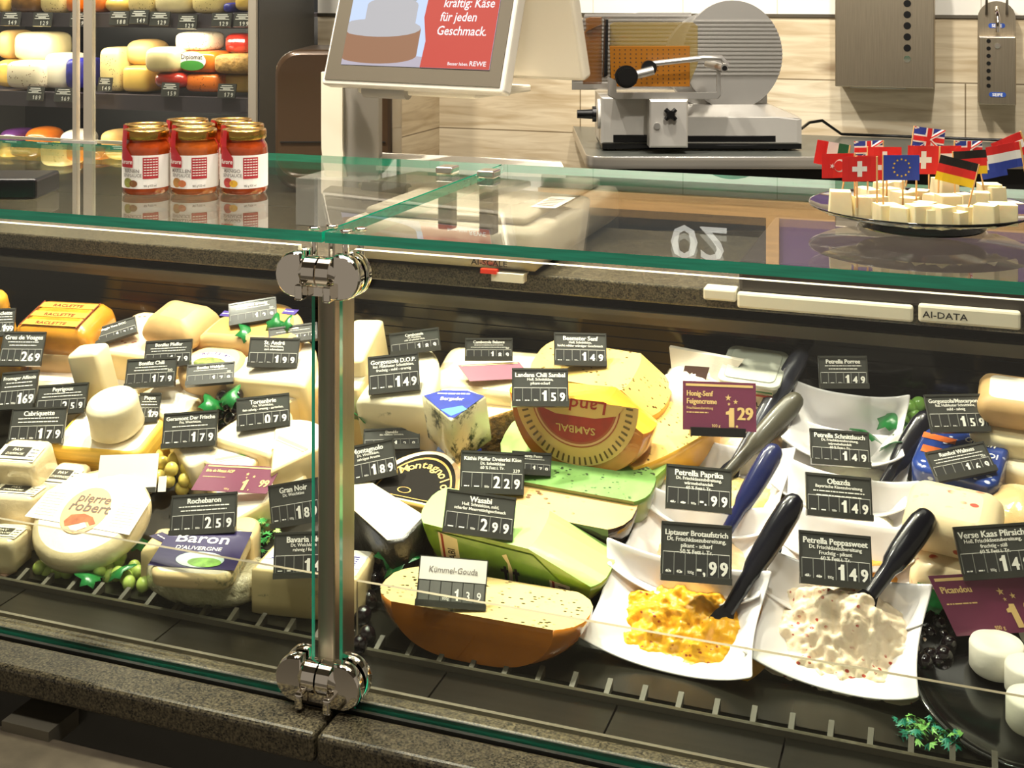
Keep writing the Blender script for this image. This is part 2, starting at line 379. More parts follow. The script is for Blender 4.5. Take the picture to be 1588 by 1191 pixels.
# --- glass
def pane(name, x0, x1, y0, y1, z0, z1, label, edges=GEDGE, cham=None, cat='glass', group=None, faces=('y0',)):
    b = MB(); b.box(x0, x1, y0, y1, z0, z1)
    for i, k in enumerate(('z0', 'z1', 'y0', 'y1', 'x0', 'x1')):
        if k in faces: b.m[i] = 1
    o = b.build(name, [GLASS, edges]); tag(o, label, cat, group); return o
GX = pz(500, 361, 1.27).x
pane('counter_glass', XL, GX-.002, 1.307, 1.92, 1.2580, 1.2705, 'left clear glass counter top carrying the jars of mustard sauce', faces=('y0', 'x1', 'y1'))
pane('counter_glass', GX+.002, XR, 1.307, 1.92, 1.2580, 1.2705, 'right clear glass counter top carrying the plate of flagged cheese cubes', faces=('y0', 'x0', 'y1'))
def frontpane(x0, x1, label):
    c = .018; z0, z1 = .716, 1.252
    out = [(x0+c, z0), (x1-c, z0), (x1, z0+c*1.6), (x1, z1-c*3), (x1-c, z1-c*1.5), (x1-c, z1), (x0+c, z1), (x0+c, z1-c*1.5), (x0, z1-c*3), (x0, z0+c*1.6)]
    b = MB(); n = len(out); vs = [(x, 1.310, z) for x, z in out]+[(x, 1.318, z) for x, z in out]
    b.add(vs, [tuple(range(n))], m=0); b.add(vs, [tuple(reversed(range(n, 2*n)))], m=0)
    b.add(vs, [(i, i+n, (i+1) % n+n, (i+1) % n) for i in range(n)], m=1)
    for k in range(2, 2+n):
        if k-2 in (4, 5, 6, 3, 7): b.m[k] = 2
    return tag(b.build('front_glass', [GLASS, mat('teal_edge', '#2bb090', .15, coat=1), mat('cream_edge', '#f1ead2', .2)]), label, 'glass')  # upper edges and their chamfers cream, remaining edges teal
PX = pz(505, 1099, .72); 
PXL = pY(486, 700, 1.314).x; PXR = pY(529, 700, 1.314).x
frontpane(XL, PXL, 'left upright glass pane shielding the soft cheeses'); frontpane(PXR, XR, 'right upright glass pane shielding the gouda wheels and spread bowls')
bx = pY(554, 950, 1.45).x
pane('baffle_glass', bx, XR, 1.4475, 1.4525, .7126, .797, 'low clear glass baffle in front of the wheels and bowls', edges=mat('baffle_edge', '#9a907a', .3), faces=('z1', 'x0'))
pane('baffle_glass', XL, bx-.055, 1.4475, 1.4525, .7126, .797, 'low clear glass baffle in front of the soft cheeses', edges=mat('baffle_edge', '#9a907a', .3), faces=('z1', 'x1'))

# --- post and clamps
pc = pY(515, 700, 1.345); PX0 = pY(492, 700, 1.325).x; PX1 = pY(518.5, 700, 1.325).x
POSTM = mat('satin_steel_post', '#a09484', .4, 1, var=.12, vs=20, scl=(6, 6, .2))
t = thing('glass_post', ((PX0+PX1)/2, 1.345, .722))
w = (PX1-PX0)/2
b = MB(); b.box(-w, w, -.020, .034, 0, .50); bevel(b.build('post', POSTM, t), .003, 3)
b = MB(); b.box(-w-.012, w+.025, -.045, .03, -.001, .004); b.build('base_plate', POSTM, t)
tag(t, 'square satin steel post between the two front panes', 'post')
def clamp(z, label, top):
    cx = (PX0+PX1)/2+.007
    t = thing('glass_clamp', (cx, 1.305, z))
    def dd(sgn, x0, r, ln):
        pts = [(x0, -r), (x0, r)]+[(x0+sgn*(ln+r*.95*math.sin(a)), r*math.cos(a)) for a in [PI*i/14 for i in range(15)]]
        return pts
    for sgn in (-1, 1):
        out = dd(sgn, sgn*.021, .0265, .009)
        b = MB(); n = len(out)
        for y0, y1, k in ((-.016, -.003, 1.0), (.006, .016, 1.0)):
            prof = [(y0, .90*k), (y0+.002, .97*k), (y0+.0045, k), (y1, k)]
            cxx = sgn*.033
            b.rings([[(cxx+(x-cxx)*q, y, zz*q) for x, zz in out] for y, q in prof], True)
        b.build('clamp_plate', CHROME, t)
    for sgn in (-1, 1):
        b = MB(); a = sgn*.0012; e = sgn*.019
        b.cyl((a, -.004, .003), (e*.9, -.004, .003), .0185, 24); b.cyl((e*.9, -.004, .003), (e*1.35, -.006, .0), .0185, 24, r2=.011)
        b.build('barrel', CHROME, t)
    for sgn in (-1, 1):
        b = MB(); b.box(sgn*.018-.005, sgn*.018+.005, -.028, -.012, -.027, -.008)
        bevel(b.build('lug', CHROME, t), .003, 3)
    b = MB(); b.box(-.015, .015, -.012, .020, -.0235, .012); b.build('core_block', CHROME, t)
    if top:
        for x, y in ((-.018, .012), (-.004, .030), (.026, .008), (.036, .026)):
            b = MB(); b.cyl((x, y, .010), (x, y, 1.2578-z), .0042, 14); b.lathe([(.0065, 0), (.0075, .001), (.0075, .003), (.005, .0036)], 18, (x, y, 1.2706-z)); b.build('standoff_pin', CHROME, t)
    return tag(t, label, 'clamp')
clamp(pY(505, 425, 1.305).z, 'chrome clamp at the head of the steel post, holding the panes below the glass top', True)
clamp(pY(508, 1052, 1.305).z, 'chrome clamp at the foot of the steel post, just above the granite ledge', False)
for i, (px, py, lb) in enumerate(((694, 262, 'left'), (758, 268, 'right'))):
    p = pz(px, py, 1.277); t = thing('glass_bracket', (p.x, p.y, 1.09))
    b = MB(); b.box(-.014, .014, -.016, .016, 1.2706-1.09, 1.282-1.09); bevel(b.build('cap', mat('bright_steel', '#d8d2c6', .18, 1), t), .003, 3)
    b = MB(); b.box(-.012, .012, -.012, .012, .095, 1.2578-1.09); bevel(b.build('stem', DSTEEL, t), .003, 2)
    tag(t, f'square steel bracket under the rear of the {lb} glass top', 'bracket')

# ================================================================ SCALE WITH DISPLAY
CREAM = mat('cream_housing', '#d9d1bd', .4); BODYC = mat('scale_body_beige', '#a39b88', .4); GREYH = mat('grey_housing', '#8e8a82', .45)
t = thing('counter_scale', (-.81, 1.93, 1.091))
b = MB(); out = [(-.18, -.005), (.17, -.005), (.17, .50), (-.18, .50)]
b.prism(out, .004, .075, .012, m=0); b.prism([(-.15, .02), (.14, .02), (.14, .47), (-.15, .47)], .075, .092, .006)
b.build('scale_body', BODYC, t)
b = MB(); b.text('AI-SCALE', .0, .012, .013, 0, m=0, fn=lambda x, y, z: (x+.085, -.0056, y), sx=1.2); b.build('lettering', DINK, t)
b = MB(); b.box(.09, .145, -.009, .02, -.012, .002); b.build('feed_tray', CREAM, t)
b = MB(); b.box(.072, .10, -.012, .0, .0, .007); b.build('red_latch', mat('red_plastic', '#d8321c', .4), t)
b = MB(); O_ = Vector((-.81, 1.93, 1.091)); q1 = pz(583, 236, 1.213)-O_; q2 = pz(870, 250, 1.213)-O_; q3 = pz(878, 268, 1.213)-O_; q4 = pz(583, 256, 1.213)-O_
b.rings([[(q.x, q.y, z) for q in (q4, q3, q2, q1)] for z in (.112, .122)], False); bevel(b.build('weighing_plate', mat('plate_reflection_white', '#e6e0d2', .3), t), .004)  # steel plate coloured white for the tiled ceiling it mirrors
b = MB(); b.box(-.20, -.02, .40, .49, .090, .112); b.build('plate_support', GREYH, t)
b = MB(); b.box(-.14, -.08, .40, .49, .0745, .0905); b.build('plate_arm', GREYH, t)
b = MB(); b.add([(.12, .10, .0932), (.165, .10, .0932), (.165, .22, .0932), (.12, .22, .0932)], [(0, 1, 2, 3)], m=0)
for i in range(5): b.add([(.125, .12+i*.016, .0936), (.155, .12+i*.016, .0936), (.155, .125+i*.016, .0936), (.125, .125+i*.016, .0936)], [(0, 1, 2, 3)], m=1)
b.build('type_label', [WHITE, DINK], t)
# arm
pa = pd(498, 200, 2.50); base = Vector((-.81, 1.93, 1.091)); la = pa-base
def armring(z, dy, sx=1.0): return [(la.x+u*RT.x*sx-v*FW.x+dy*FW.x, la.y+u*RT.y*sx-v*FW.y+dy*FW.y, z) for u, v in ((0, 0), (.042, .0), (.042, -.09), (0, -.09))]
b = MB(); rs = []
for i in range(9):
    a = i/8; z = .30-.245*a; dx = .02*max(0, a-.55)**2*5
    rs.append([(la.x+(u+dx)*RT.x+v*FW.x, la.y+(u+dx)*RT.y+v*FW.y, z) for u, v in ((0, 0), (.042, 0), (.042, .02), (0, .02))])
b.rings(rs, False, m=0)
b.build('arm_front', CREAM, t)
b = MB(); b.rings([[(la.x+u*RT.x+v*FW.x, la.y+u*RT.y+v*FW.y, z) for u, v in ((.004, .021), (.112, .021), (.112, .09), (.004, .09))] for z in (.0915, .30)], False); b.build('arm_column', GREYH, t)
b = MB(); b.box(la.x-.04, la.x+.14, la.y-.03, la.y+.10, .0, .0915); b.build('arm_foot', GREYH, t)
tag(t, 'cream counter scale with column arm at the rear edge of the glass', 'scale')
# screens
SY = R(-12)
pl = pd(501, 126, 2.42)      # lower-left corner
LED = mat('screen_bezel', '#4a453b', .35)
def scr_emit(name, colr, s=.75): return mat(name, colr, .3, emit=s)
t = thing('customer_display', pl, rot=(R(-17), 0, SY))
SW, SH = .405, .30
b = MB(); b.box(-.004, SW+.004, 0, .03, -.006, SH); bevel(b.build('housing', mat('silver_frame', '#c9c4b8', .35, .2), t), .006, 3)
b = MB(); b.box(.004, SW-.004, -.002, .0, .004, SH-.006); b.build('bezel', LED, t)
b = MB(); x0, x1, z0, z1 = .038, SW-.030, .034, SH-.02; sc = SW/282.0
zf = lambda x, y, z: (x, -.0026-z, y)
xm = x0+(x1-x0)*.535
b.poly([(x0, z0), (x1, z0), (x1, z1), (x0, z1)], 0, 0, zf)
b.poly([(x0, z0), (xm+.008, z0), (xm+.008, z0+.02), (x0, z0+.03)], .0002, 4, zf)
red = [(xm+.005, z0), (x1, z0), (x1, z1), (xm+.045, z1), (xm+.018, z0+.175), (xm-.002, z0+.13), (xm-.004, z0+.095), (xm+.008, z0+.05)]
def ellp(cx, cy, rx, ry, n=24, a0=0, a1=2*PI): return [(cx+rx*math.cos(a0+(a1-a0)*i/n), cy+ry*math.sin(a0+(a1-a0)*i/n)) for i in range(n)]
for m_, cx_, cy_, rx_, ry_, hh_ in ((1, x0+.075, z0+.022, .098, .018, .052), (2, x0+.098, z0+.083, .060, .015, .036), (3, x0+.11, z0+.132, .045, .012, .06)):
    b.poly([(cx_-rx_ if cx_-rx_ > x0 else x0, cy_)]+[(cx_+rx_*math.cos(a), cy_+ry_*math.sin(a)) if cx_+rx_*math.cos(a) > x0 else (x0, cy_+ry_*math.sin(a)) for a in [PI+PI*i/16 for i in range(17)]]+[(cx_+rx_, cy_+hh_), (max(x0, cx_-rx_), cy_+hh_)], .0003, m_, zf)
    b.poly([(max(x0, cx_+rx_*math.cos(a)), cy_+hh_+ry_*math.sin(a)) for a in [2*PI*i/24 for i in range(24)]], .0005, 2 if m_ < 3 else 3, zf)
b.poly(red, .0007, 5, zf)
for i, s_ in enumerate(('Von mild bis', 'kräftig: Käse', 'für jeden', 'Geschmack.')):
    b.text(s_, xm+.038-.003*i, z0+.142-.0265*i, .0245, .0009, 6, 'l', zf, .92, .12)
b.text('REWE', x1-.008, z0+.006, .0125, .0009, 6, 'r', zf, 1.1); b.text('Besser leben.', x1-.046, z0+.006, .0085, .0009, 6, 'r', zf)
b.build('screen', [scr_emit('screen_sky', '#c2d4f4', 1.1), scr_emit('screen_rind', '#a87858', .85), scr_emit('screen_white_rind', '#c9c8cc', .85), scr_emit('screen_blue_cheese', '#c9d0d0', .7),
    scr_emit('screen_floor', '#c4bccb', .9), scr_emit('screen_red', '#d4493c', .95), scr_emit('screen_text', '#ffffff', 1)], t)
tag(t, 'tilted customer screen with red advert and pictured cheese wheels', 'screen')
cy_, sy_ = math.cos(SY), math.sin(SY)
pb = pl+Vector((cy_*.035-sy_*.245, sy_*.035+cy_*.245, -.0))
t = thing('operator_display', pb, rot=(R(17), 0, SY))
b = MB(); b.box(0, SW, 0, .03, 0, SH); bevel(b.build('housing', CREAM, t), .008, 3)
tag(t, 'cream staff-side display backing onto the customer screen', 'screen')
pm = pl+Vector((cy_*.06-sy_*.03, sy_*.06+cy_*.03, 0))
t = thing('display_bracket', pm, rot=(0, 0, SY))
b = MB(); b.box(0, .27, .0, .2, -.022, -.008); bevel(b.build('tray', CREAM, t), .004)
b = MB(); b.cyl((.02, -.0, -.016), (.12, -.0, -.016), .014); b.build('hinge', GREYH, t)
tag(t, 'cream hinge bracket joining both displays to the scale arm', 'bracket')

# second scale at the right, only its low front seen through the glass
p = pY(1145, 455, 1.925); t = thing('counter_scale', (p.x, 1.925, 1.091))
b = MB(); b.box(0, .55, 0, .40, -.0005, .05); bevel(b.build('scale_body', mat('taupe_housing', '#332b26', .45), t), .006)
b = MB(); b.box(0, .255, -.014, -.001, -.020, .004); bevel(b.build('front_strip', CREAM, t), .004)
b = MB(); b.box(-.052, -.002, -.012, .02, -.012, .006); bevel(b.build('feed_tray', CREAM, t), .003)
b = MB(); b.box(.262, .40, -.016, -.002, -.018, .008); bevel(b.build('name_panel', CREAM, t), .004)
b = MB(); b.text('AI-DATA', .268, -.010, .013, 0, 0, 'l', lambda x, y, z: (x, -.0165, y), 1.2); b.build('lettering', DINK, t)
tag(t, 'taupe counter scale seen through the glass at the right edge', 'scale')

# brown rounded machine left of the arm
p = pd(470, 200, 2.93)
t = thing('bread_slicer', (p.x, p.y+.05, 1.091), TH)
def rr(w, h, r, n=6, x0=0, y0=0):
    out = []
    for cx, cy, a in ((w/2-r, h/2-r, 0), (-w/2+r, h/2-r, PI/2), (-w/2+r, -h/2+r, PI), (w/2-r, -h/2+r, 1.5*PI)):
        out += [(x0+cx+r*math.cos(a+PI/2*i/n), y0+cy+r*math.sin(a+PI/2*i/n)) for i in range(n+1)]
    return out
BRN = mat('brown_lacquer', '#4d3b2a', .28, .3, coat=.4)
b = MB(); o2 = rr(.27, .325, .055, 8, .06, .165)
b.rings([[(x*k+.06*(1-k), y, z*k+.165*(1-k)) for x, z in o2] for y, k in ((-.10, .93), (-.095, .98), (-.08, 1), (.16, 1))], True)
b.build('housing', BRN, t)
b = MB(); b.box(-.06, .18, -.103, -.1, .115, .118); b.build('seam', BLK2, t)
tag(t, 'dark brown rounded machine housing standing behind the scale arm', 'machine')

# black box on the left glass
p = pz(8, 308, 1.2707)
b = MB(); b.box(-.10, .033, -.05, .04, 0, .028)
tag(bevel(b.build('black_box', BLACK, loc=(p.x, p.y+.04, 1.2707), rz=TH), .004), 'small flat black box at the left end of the glass top', 'box')

# ================================================================ FRIDGE
FY = 3.31; FXR = -1.985
def fp(px, py, dy=0): return pY(px, py, FY+dy)
FW_ = mat('fridge_white_frame', '#d6cdbb', .4); FG = mat('fridge_grey', '#4c4c4b', .4)
SHM = mat('shelf_grey', '#5a545c', .35, .3)
t = thing('wall_fridge', (FXR, FY, 0)); O = Vector((FXR, FY, 0))
FXL = fp(-160, 100).x
def fb(b, x0, x1, y0, y1, z0, z1, m=None): return b.box(x0-O.x, x1-O.x, y0-O.y, y1-O.y, z0, z1, m)
b = MB(); fb(b, FXR-.02, FXR, FY, FY+.34, 0, 2.1); b.build('side_panel', FG, t)
b = MB(); fb(b, fp(388, 100).x, fp(400, 100).x, FY-.012, FY+.01, 0, 2.1); b.build('corner_frame', FW_, t)
b = MB(); fb(b, FXL, FXR-.02, FY+.62, FY+.65, 0, 2.1); b.build('back_panel', mat('fridge_back', '#15181c', .4), t)
b = MB(); fb(b, FXL-.02, FXL, FY, FY+.65, 0, 2.1); b.build('left_panel', FG, t)
z1s = fp(200, 22, .05).z; z2s = fp(200, 148, .05).z; zb = fp(200, 290, .05).z
b = MB(); fb(b, FXL, FXR-.02, FY+.05, FY+.6, z1s-.012, z1s); fb(b, FXL, FXR-.02, FY+.04, FY+.05, z1s-.042, z1s+.003); b.build('shelf', SHM, t)
b = MB(); fb(b, FXL, FXR-.02, FY+.05, FY+.6, z2s-.012, z2s); fb(b, FXL, FXR-.02, FY+.04, FY+.05, z2s-.045, z2s+.003); b.build('shelf', SHM, t)
b = MB(); fb(b, FXL, FXR-.02, FY+.0, FY+.6, zb-.09, zb); b.build('base_tray', mat('fridge_base', '#b3aa98', .4), t)
b = MB(); fb(b, FXL, FXR-.02, FY-.005, FY+.62, 0, zb-.09); b.build('plinth', FG, t)
b = MB(); zr = fp(200, 222).z; fb(b, FXL, FXR-.03, FY-.004, FY+.004, zr-.005, zr+.005); b.build('basket_rail', FW_, t)
for px0, px1 in ((122, 128), (139, 152)):
    b = MB(); fb(b, fp(px0, 100).x, fp(px1, 100).x, FY-.03, FY-.012, zb-.09, 2.1); b.build('door_frame', FW_, t)
b = MB(); fb(b, fp(108, 228).x, fp(160, 228).x, FY-.045, FY-.03, zr-.018, zr+.006); b.build('door_handle', WHITE, t)
b = MB(); fb(b, fp(152, 100).x, fp(388, 100).x, FY-.022, FY-.018, zb-.05, 2.1); b.build('door_glass', GLASS, t)
b = MB(); fb(b, FXL, fp(122, 100).x, FY-.022, FY-.018, zb-.05, 2.1); b.build('door_glass', GLASS, t)
b = MB(); fb(b, FXL, FXR-.02, FY+.0, FY+.65, 2.1, 2.13); b.build('top_panel', FG, t)
tag(t, 'tall glass-doored wall fridge full of packed cheeses', 'fridge')
lamp('fridge_light', (-2.7, FY+.04, 2.05), (-2.7, FY+.35, 1.2), 16, .9, (1, .93, .8), sy=.05)
lamp('fridge_light', (-2.7, FY+.045, z1s-.05), (-2.7, FY+.3, z2s-.05), 5, 1.2, (1, .9, .75), sy=.03)
lamp('fridge_light', (-2.7, FY+.045, z2s-.05), (-2.7, FY+.3, zb-.05), 4, 1.2, (1, .9, .75), sy=.03)
# ================================================================ BACK BENCH AND SLICER
def cl(x, d, z=0): q = RT*x+FW*d; return Vector((q.x, q.y, z))
t = thing('work_table', cl(.22, 3.378, 0), TH)
TB = mat('bench_top', '#5f625c', .3, .3)
out = [(.03, 0), (1.5, 0), (1.5, .235), (-.02, .775), (-.02, .05), (-.012, .018), (.005, .005)]
b = MB(); b.prism(out, 1.075, 1.108, .003, m=0, mt=1); b.build('table_top', [mat('bright_table_edge', '#cfc9bd', .3, .75), TB], t)
b = MB(); b.box(.02, 1.45, .05, .2, .9, 1.07); b.build('front_apron', BLK2, t)  # black block added for the dark shadow beneath the table top
for x in (.0, 1.4):
    b = MB(); b.box(x, x+.04, .06, .1, .002, 1.075); b.build('leg', STEEL, t)
tag(t, 'steel edged work table against the tiled wall, carrying the slicer', 'table')

SD = 3.50; s_ = SD/F; sx = lambda px: (px-1090)*s_; sz = lambda py: (239-py)*s_
ALU = mat('cast_alu', '#d2cec6', .34, .45, var=.06, vs=10); ALU2 = mat('satin_alu', '#cfccc6', .28, .8)
SMOKE = mat('amber_acrylic', '#7a4a12', .12, coat=1, alpha=.62)
p = cl((1090-CX)/F*SD, SD, 1.1085)
t = thing('meat_slicer', p, TH)
b = MB()
def slab(pts, y0, y1, m=0, bev=.004):
    n = len(pts); P3 = [(sx(a), sz(c)) for a, c in pts]
    cx_ = sum(q[0] for q in P3)/n; cz_ = sum(q[1] for q in P3)/n; e = min(max(abs(q[0]-cx_) for q in P3), max(abs(q[1]-cz_) for q in P3)); k = 1-bev/e
    b.rings([[(cx_+(x-cx_)*q, y, cz_+(z-cz_)*q) for x, z in P3] for y, q in ((y0, k), (y0+bev, 1), (y1-bev, 1), (y1, k))], False, m=m)
slab([(932, 156), (1062, 156), (1062, 228), (932, 228)], 0, .26)
slab([(1055, 186), (1210, 186), (1243, 190), (1243, 228), (1055, 228)], -.005, .26)
b.build('base', ALU, t)
b = MB(); slab([(934, 228), (1243, 228), (1243, 236), (934, 236)], -.004, .24); b.build('base_seal', BLACK, t)
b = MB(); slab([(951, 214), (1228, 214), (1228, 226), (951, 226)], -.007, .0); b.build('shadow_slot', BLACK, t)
b = MB(); b.rings([[(sx(1062), y, sz(v)) for y, v in ((0, 186), (.26, 186), (.26, 172), (.10, 172))], [(sx(1205), y, sz(v)) for y, v in ((0, 186), (.26, 186), (.26, 172), (.10, 172))], [(sx(1243), y, sz(v)) for y, v in ((0, 189), (.26, 189), (.26, 187), (.10, 187))]], False); b.build('base_cover', ALU2, t)
b = MB(); slab([(1003, 156), (1061, 156), (1061, 229), (1003, 229)], -.075, -.001); b.build('carriage_foot', ALU, t)
b = MB()
for k in range(4):
    a = PI/4+k*PI/2; b.cyl((sx(1034), -.085, sz(178)), (sx(1034)+.020*math.cos(a), -.085, sz(178)+.020*math.sin(a)), .0075, 10, r2=.006)
b.lathe([(.012, 0), (.012, .01)], 14, (0, 0, 0)) if False else b.cyl((sx(1034), -.094, sz(178)), (sx(1034), -.075, sz(178)), .011, 14)
b.build('star_knob', BLACK, t)
b = MB(); b.cyl((sx(1014), -.079, sz(196)), (sx(1014), -.075, sz(196)), .009, 16); b.build('lock_screw', ALU2, t)
b = MB(); b.cyl((sx(928), .05, sz(184)), (sx(932), .05, sz(184)), .042, 28); b.build('scale_ring', WHITE, t)
b = MB(); b.cyl((sx(926), .04, sz(184)), (sx(920), .04, sz(184)), .022, 20); b.cyl((sx(920), .04, sz(184)), (sx(896), .04, sz(184)), .014, 16, r2=.012); b.build('dial_knob', BLACK, t)
# round blade cover with horizontal ribs
b = MB(); cx_, cz_, rx_, rz_ = sx(1146), sz(93), 79*s_, 87*s_
n = 48
def ribdisc(r_, rz, y0, zlo, zhi, step):
    # front face built of horizontal strips, alternately raised
    z = -rz; vs = []
    rows = []
    k = 0
    while z < rz-.0001:
        z2 = min(rz, z+step)
        yy = y0-(.005 if (k % 2 and zlo < z < zhi) else 0)
        w1 = r_*math.sqrt(max(0, 1-(z/rz)**2)); w2 = r_*math.sqrt(max(0, 1-(z2/rz)**2))
        rows.append((z+.0004, yy, w1)); rows.append((z2-.0004, yy, w2)); z = z2; k += 1
    for i in range(len(rows)-1):
        (za, ya, wa), (zb_, yb, wb) = rows[i], rows[i+1]
        b.add([(cx_-wa, ya, cz_+za), (cx_+wa, ya, cz_+za), (cx_+wb, yb, cz_+zb_), (cx_-wb, yb, cz_+zb_)], [(0, 1, 2, 3)])
ribdisc(rx_, rz_, .10, -.06, .095, .0058)
b.rings([[(cx_+rx_*k*math.cos(2*PI*i/n), y, cz_+rz_*k*math.sin(2*PI*i/n)) for i in range(n)] for y, k in ((.1005, 1), (.118, 1.0), (.13, .95))], True)
b.build('blade_cover', mat('ribbed_alu', '#c4c1bb', .25, .7), t)
b = MB(); cx2, cz2 = sx(1118), sz(103); b.rings([[(cx2+r*math.cos(2*PI*i/n), y, cz2+r*math.sin(2*PI*i/n)) for i in range(n)] for y, r in ((.128, .138), (.135, .142), (.150, .142))], True); b.build('blade', ALU2, t)
b = MB(); slab([(1065, 150), (1206, 150), (1206, 186), (1065, 178)], .14, .20); b.build('blade_mount', ALU2, t)
# ribbed gauge plate left
b = MB(); rows = []
z = 27; k = 0
def xl(py): return 891+max(0, (78-py))*.42 if py < 78 else 891
z0 = 27.0
while z0 < 138:
    yy = .16-(.005 if (k % 2) else 0)
    rows += [(z0+.2, yy), (z0+3.0, yy)]; z0 += 3.2; k += 1
for (za, ya), (zb_, yb) in zip(rows[:-1], rows[1:]):
    b.add([(sx(xl(za)), ya, sz(za)), (sx(1085), ya, sz(za)), (sx(1085), yb, sz(zb_)), (sx(xl(zb_)), yb, sz(zb_))], [(3, 2, 1, 0)])
slab([(891, 138), (1085, 138), (1085, 151), (891, 151)], .15, .17); slab([(893, 85), (912, 40), (1000, 26), (1085, 26), (1085, 150), (893, 150)], .162, .175)
b.build('gauge_plate', mat('ribbed_alu', '#c4c1bb'), t)
b = MB(); slab([(947, 44), (952, 40), (1076, 40), (1084, 46), (1084, 105), (1070, 138), (947, 138)], .02, .028, bev=.002); b.build('product_guard', mat('smoke_acrylic', '#8a7436', .12, coat=1, alpha=.5), t)
b = MB(); slab([(904, 60), (920, 43), (936, 43), (936, 138), (906, 138)], .06, .066, bev=.002); slab([(910, 35), (917, 32), (936, 32), (936, 44), (911, 56)], .05, .10); b.build('thumb_guard', SMOKE, t)
b = MB(); slab([(939, 35), (943, 35), (942, 122), (936, 125)], -.01, .05, bev=.001); b.build('guard_post', BLACK, t)
b = MB(); slab([(945, 76), (1069, 76), (1069, 139), (948, 139)], -.012, -.004, m=0, bev=.001)
for i in range(14):
    for j in range(9):
        X, Z = sx(952+i*8.4), sz(82+j*6.4); b.add([(X-.0022, -.0125, Z), (X, -.0125, Z-.0022), (X+.0022, -.0125, Z), (X, -.0125, Z+.0022)], [(0, 1, 2, 3)], m=1)
b.build('pusher_plate', [mat('amber_plate', '#8a5612', .3), DINK], t)
b = MB(); slab([(940, 122), (952, 128), (952, 146), (1108, 146), (1108, 108), (1112, 108), (1113, 150), (1108, 156), (950, 156), (940, 150)], -.06, -.052, bev=.001)
b.build('carriage_frame', ALU2, t)
b = MB(); b.box(sx(952), sx(1110), -.052, .03, sz(155), sz(151)); b.build('carriage_tray', ALU2, t)
b = MB(); b.cyl((sx(966), -.11, sz(120)), (sx(966), -.075, sz(120)), .031, 26, r2=.029); b.cyl((sx(966), -.116, sz(120)), (sx(966), -.11, sz(120)), .024, 26); b.build('hand_knob', BLACK, t)
b = MB(); b.cyl((sx(1002), -.082, sz(108)), (sx(1002), -.06, sz(108)), .021, 20); b.build('pivot_knob', BLACK, t)
b = MB(); b.tube([(sx(980), -.09, sz(118)), (sx(1008), -.09, sz(111))], .012, 10); b.tube([(sx(1005), -.07, sz(102)), (sx(1085), -.07, sz(93)), (sx(1112), -.07, sz(93)), (sx(1121), -.07, sz(104))], .008, 8); b.build('pusher_arm', ALU2, t)
b = MB(); b.cyl((sx(1098), .0, sz(104)), (sx(1116), -.08, sz(108)), .012, 14); b.build('hinge_sleeve', ALU2, t)
b = MB(); b.cyl((sx(1116), -.084, sz(108)), (sx(1116), -.08, sz(108)), .007, 12); b.build('hinge_cap', BLACK, t)
for X in (-.25, .24):
    for Y in (.03, .22):
        b = MB(); b.cyl((X, Y, 0), (X, Y, .006), .012, 12); b.build('foot', BLACK, t)
tag(t, 'large grey aluminium slicer with round ribbed blade cover on the work table', 'slicer')
b = MB(); pts = [(1243, 200), (1255, 190), (1275, 187), (1320, 190), (1400, 200), (1500, 205), (1600, 208)]
P3 = []
for i, (px, py) in enumerate(pts):
    if i < 3: P3.append(pd(px, py, 3.72)+Vector((0, 0, 0)))
    else: q = pz(px, py, 1.115); q.y = min(q.y, 3.97); P3.append(q)
P3[0] = cl((1243-CX)/F*3.6, 3.6, 1.16)
b.tube(P3, .0045, 8); tag(b.build('power_cable', BLACK), 'black power cable running from the slicer along the wall', 'cable')

# ================================================================ DISPENSERS
def wallbox(name, px0, px1, py0, py1, dep_, rtop=0):
    a = pY(px0, py1, WY-dep_); c = pY(px1, py1, WY-dep_); w = c.x-a.x; h = 0
    zt = pY((px0+px1)/2, py0, WY-dep_).z
    return thing(name, (a.x+w/2, WY-.001, a.z)), w, zt-a.z
BST = mat('brushed_bronze_steel', '#b5a994', .36, 1, var=.1, vs=40, scl=(8, 8, .3))
t, w, h = wallbox('towel_dispenser', 1295, 1449, -85, 134, .15)
b = MB(); b.box(-w/2, w/2, -.15, 0, 0, h); bevel(b.build('housing', BST, t), .003)
b = MB(); b.prism([(-.10, -.12), (.06, -.12), (.06, -.04), (-.10, -.04)], -.006, 0, .002); b.build('paper_towel', mat('paper', '#e8e2d3', .8), t)
for i in range(6):
    b = MB(); b.cyl((w/2-.075, -.1515, .085+i*.0325), (w/2-.075, -.149, .085+i*.0325), .0105, 18); b.build('sight_hole' if i else 'lock', BLACK if i else CHROME, t)
tag(t, 'wide brushed steel paper towel dispenser on the wall', 'dispenser')
t, w, h = wallbox('soap_dispenser', 1517, 1577, 2, 162, .12)
b = MB(); out = [(-w/2, 0), (w/2, 0)]+[(w/2*math.cos(a), h-.05+.05*math.sin(a)) for a in [PI*i/12 for i in range(13)]]
b.rings([[(x, y, z) for x, z in out] for y in (0, -.04)], False); b.build('back_plate', BST, t)
b = MB(); b.box(-w/2+.002, w/2-.002, -.12, -.04, 0, h*.66); bevel(b.build('housing', BST, t), .003)
BLU = mat('blue_badge', '#274a9c', .4)
for Z, Y in ((.03, -.1205), (h-.072, -.0405)):
    b = MB(); b.cyl((0, Y-.001, Z), (0, Y, Z), .001, 4) if False else None
    out = rr(.046, .014, .0068); b.rings([[(x, y, Z+z) for x, z in out] for y in (Y, Y-.001)], False, m=0)
    b.text('SEIFE', 0, Z-.0045, .0125, 0, 1, 'c', lambda x, y, z, Y=Y: (x, Y-.0014, y), 1.05); b.build('badge', [BLU, INK], t)
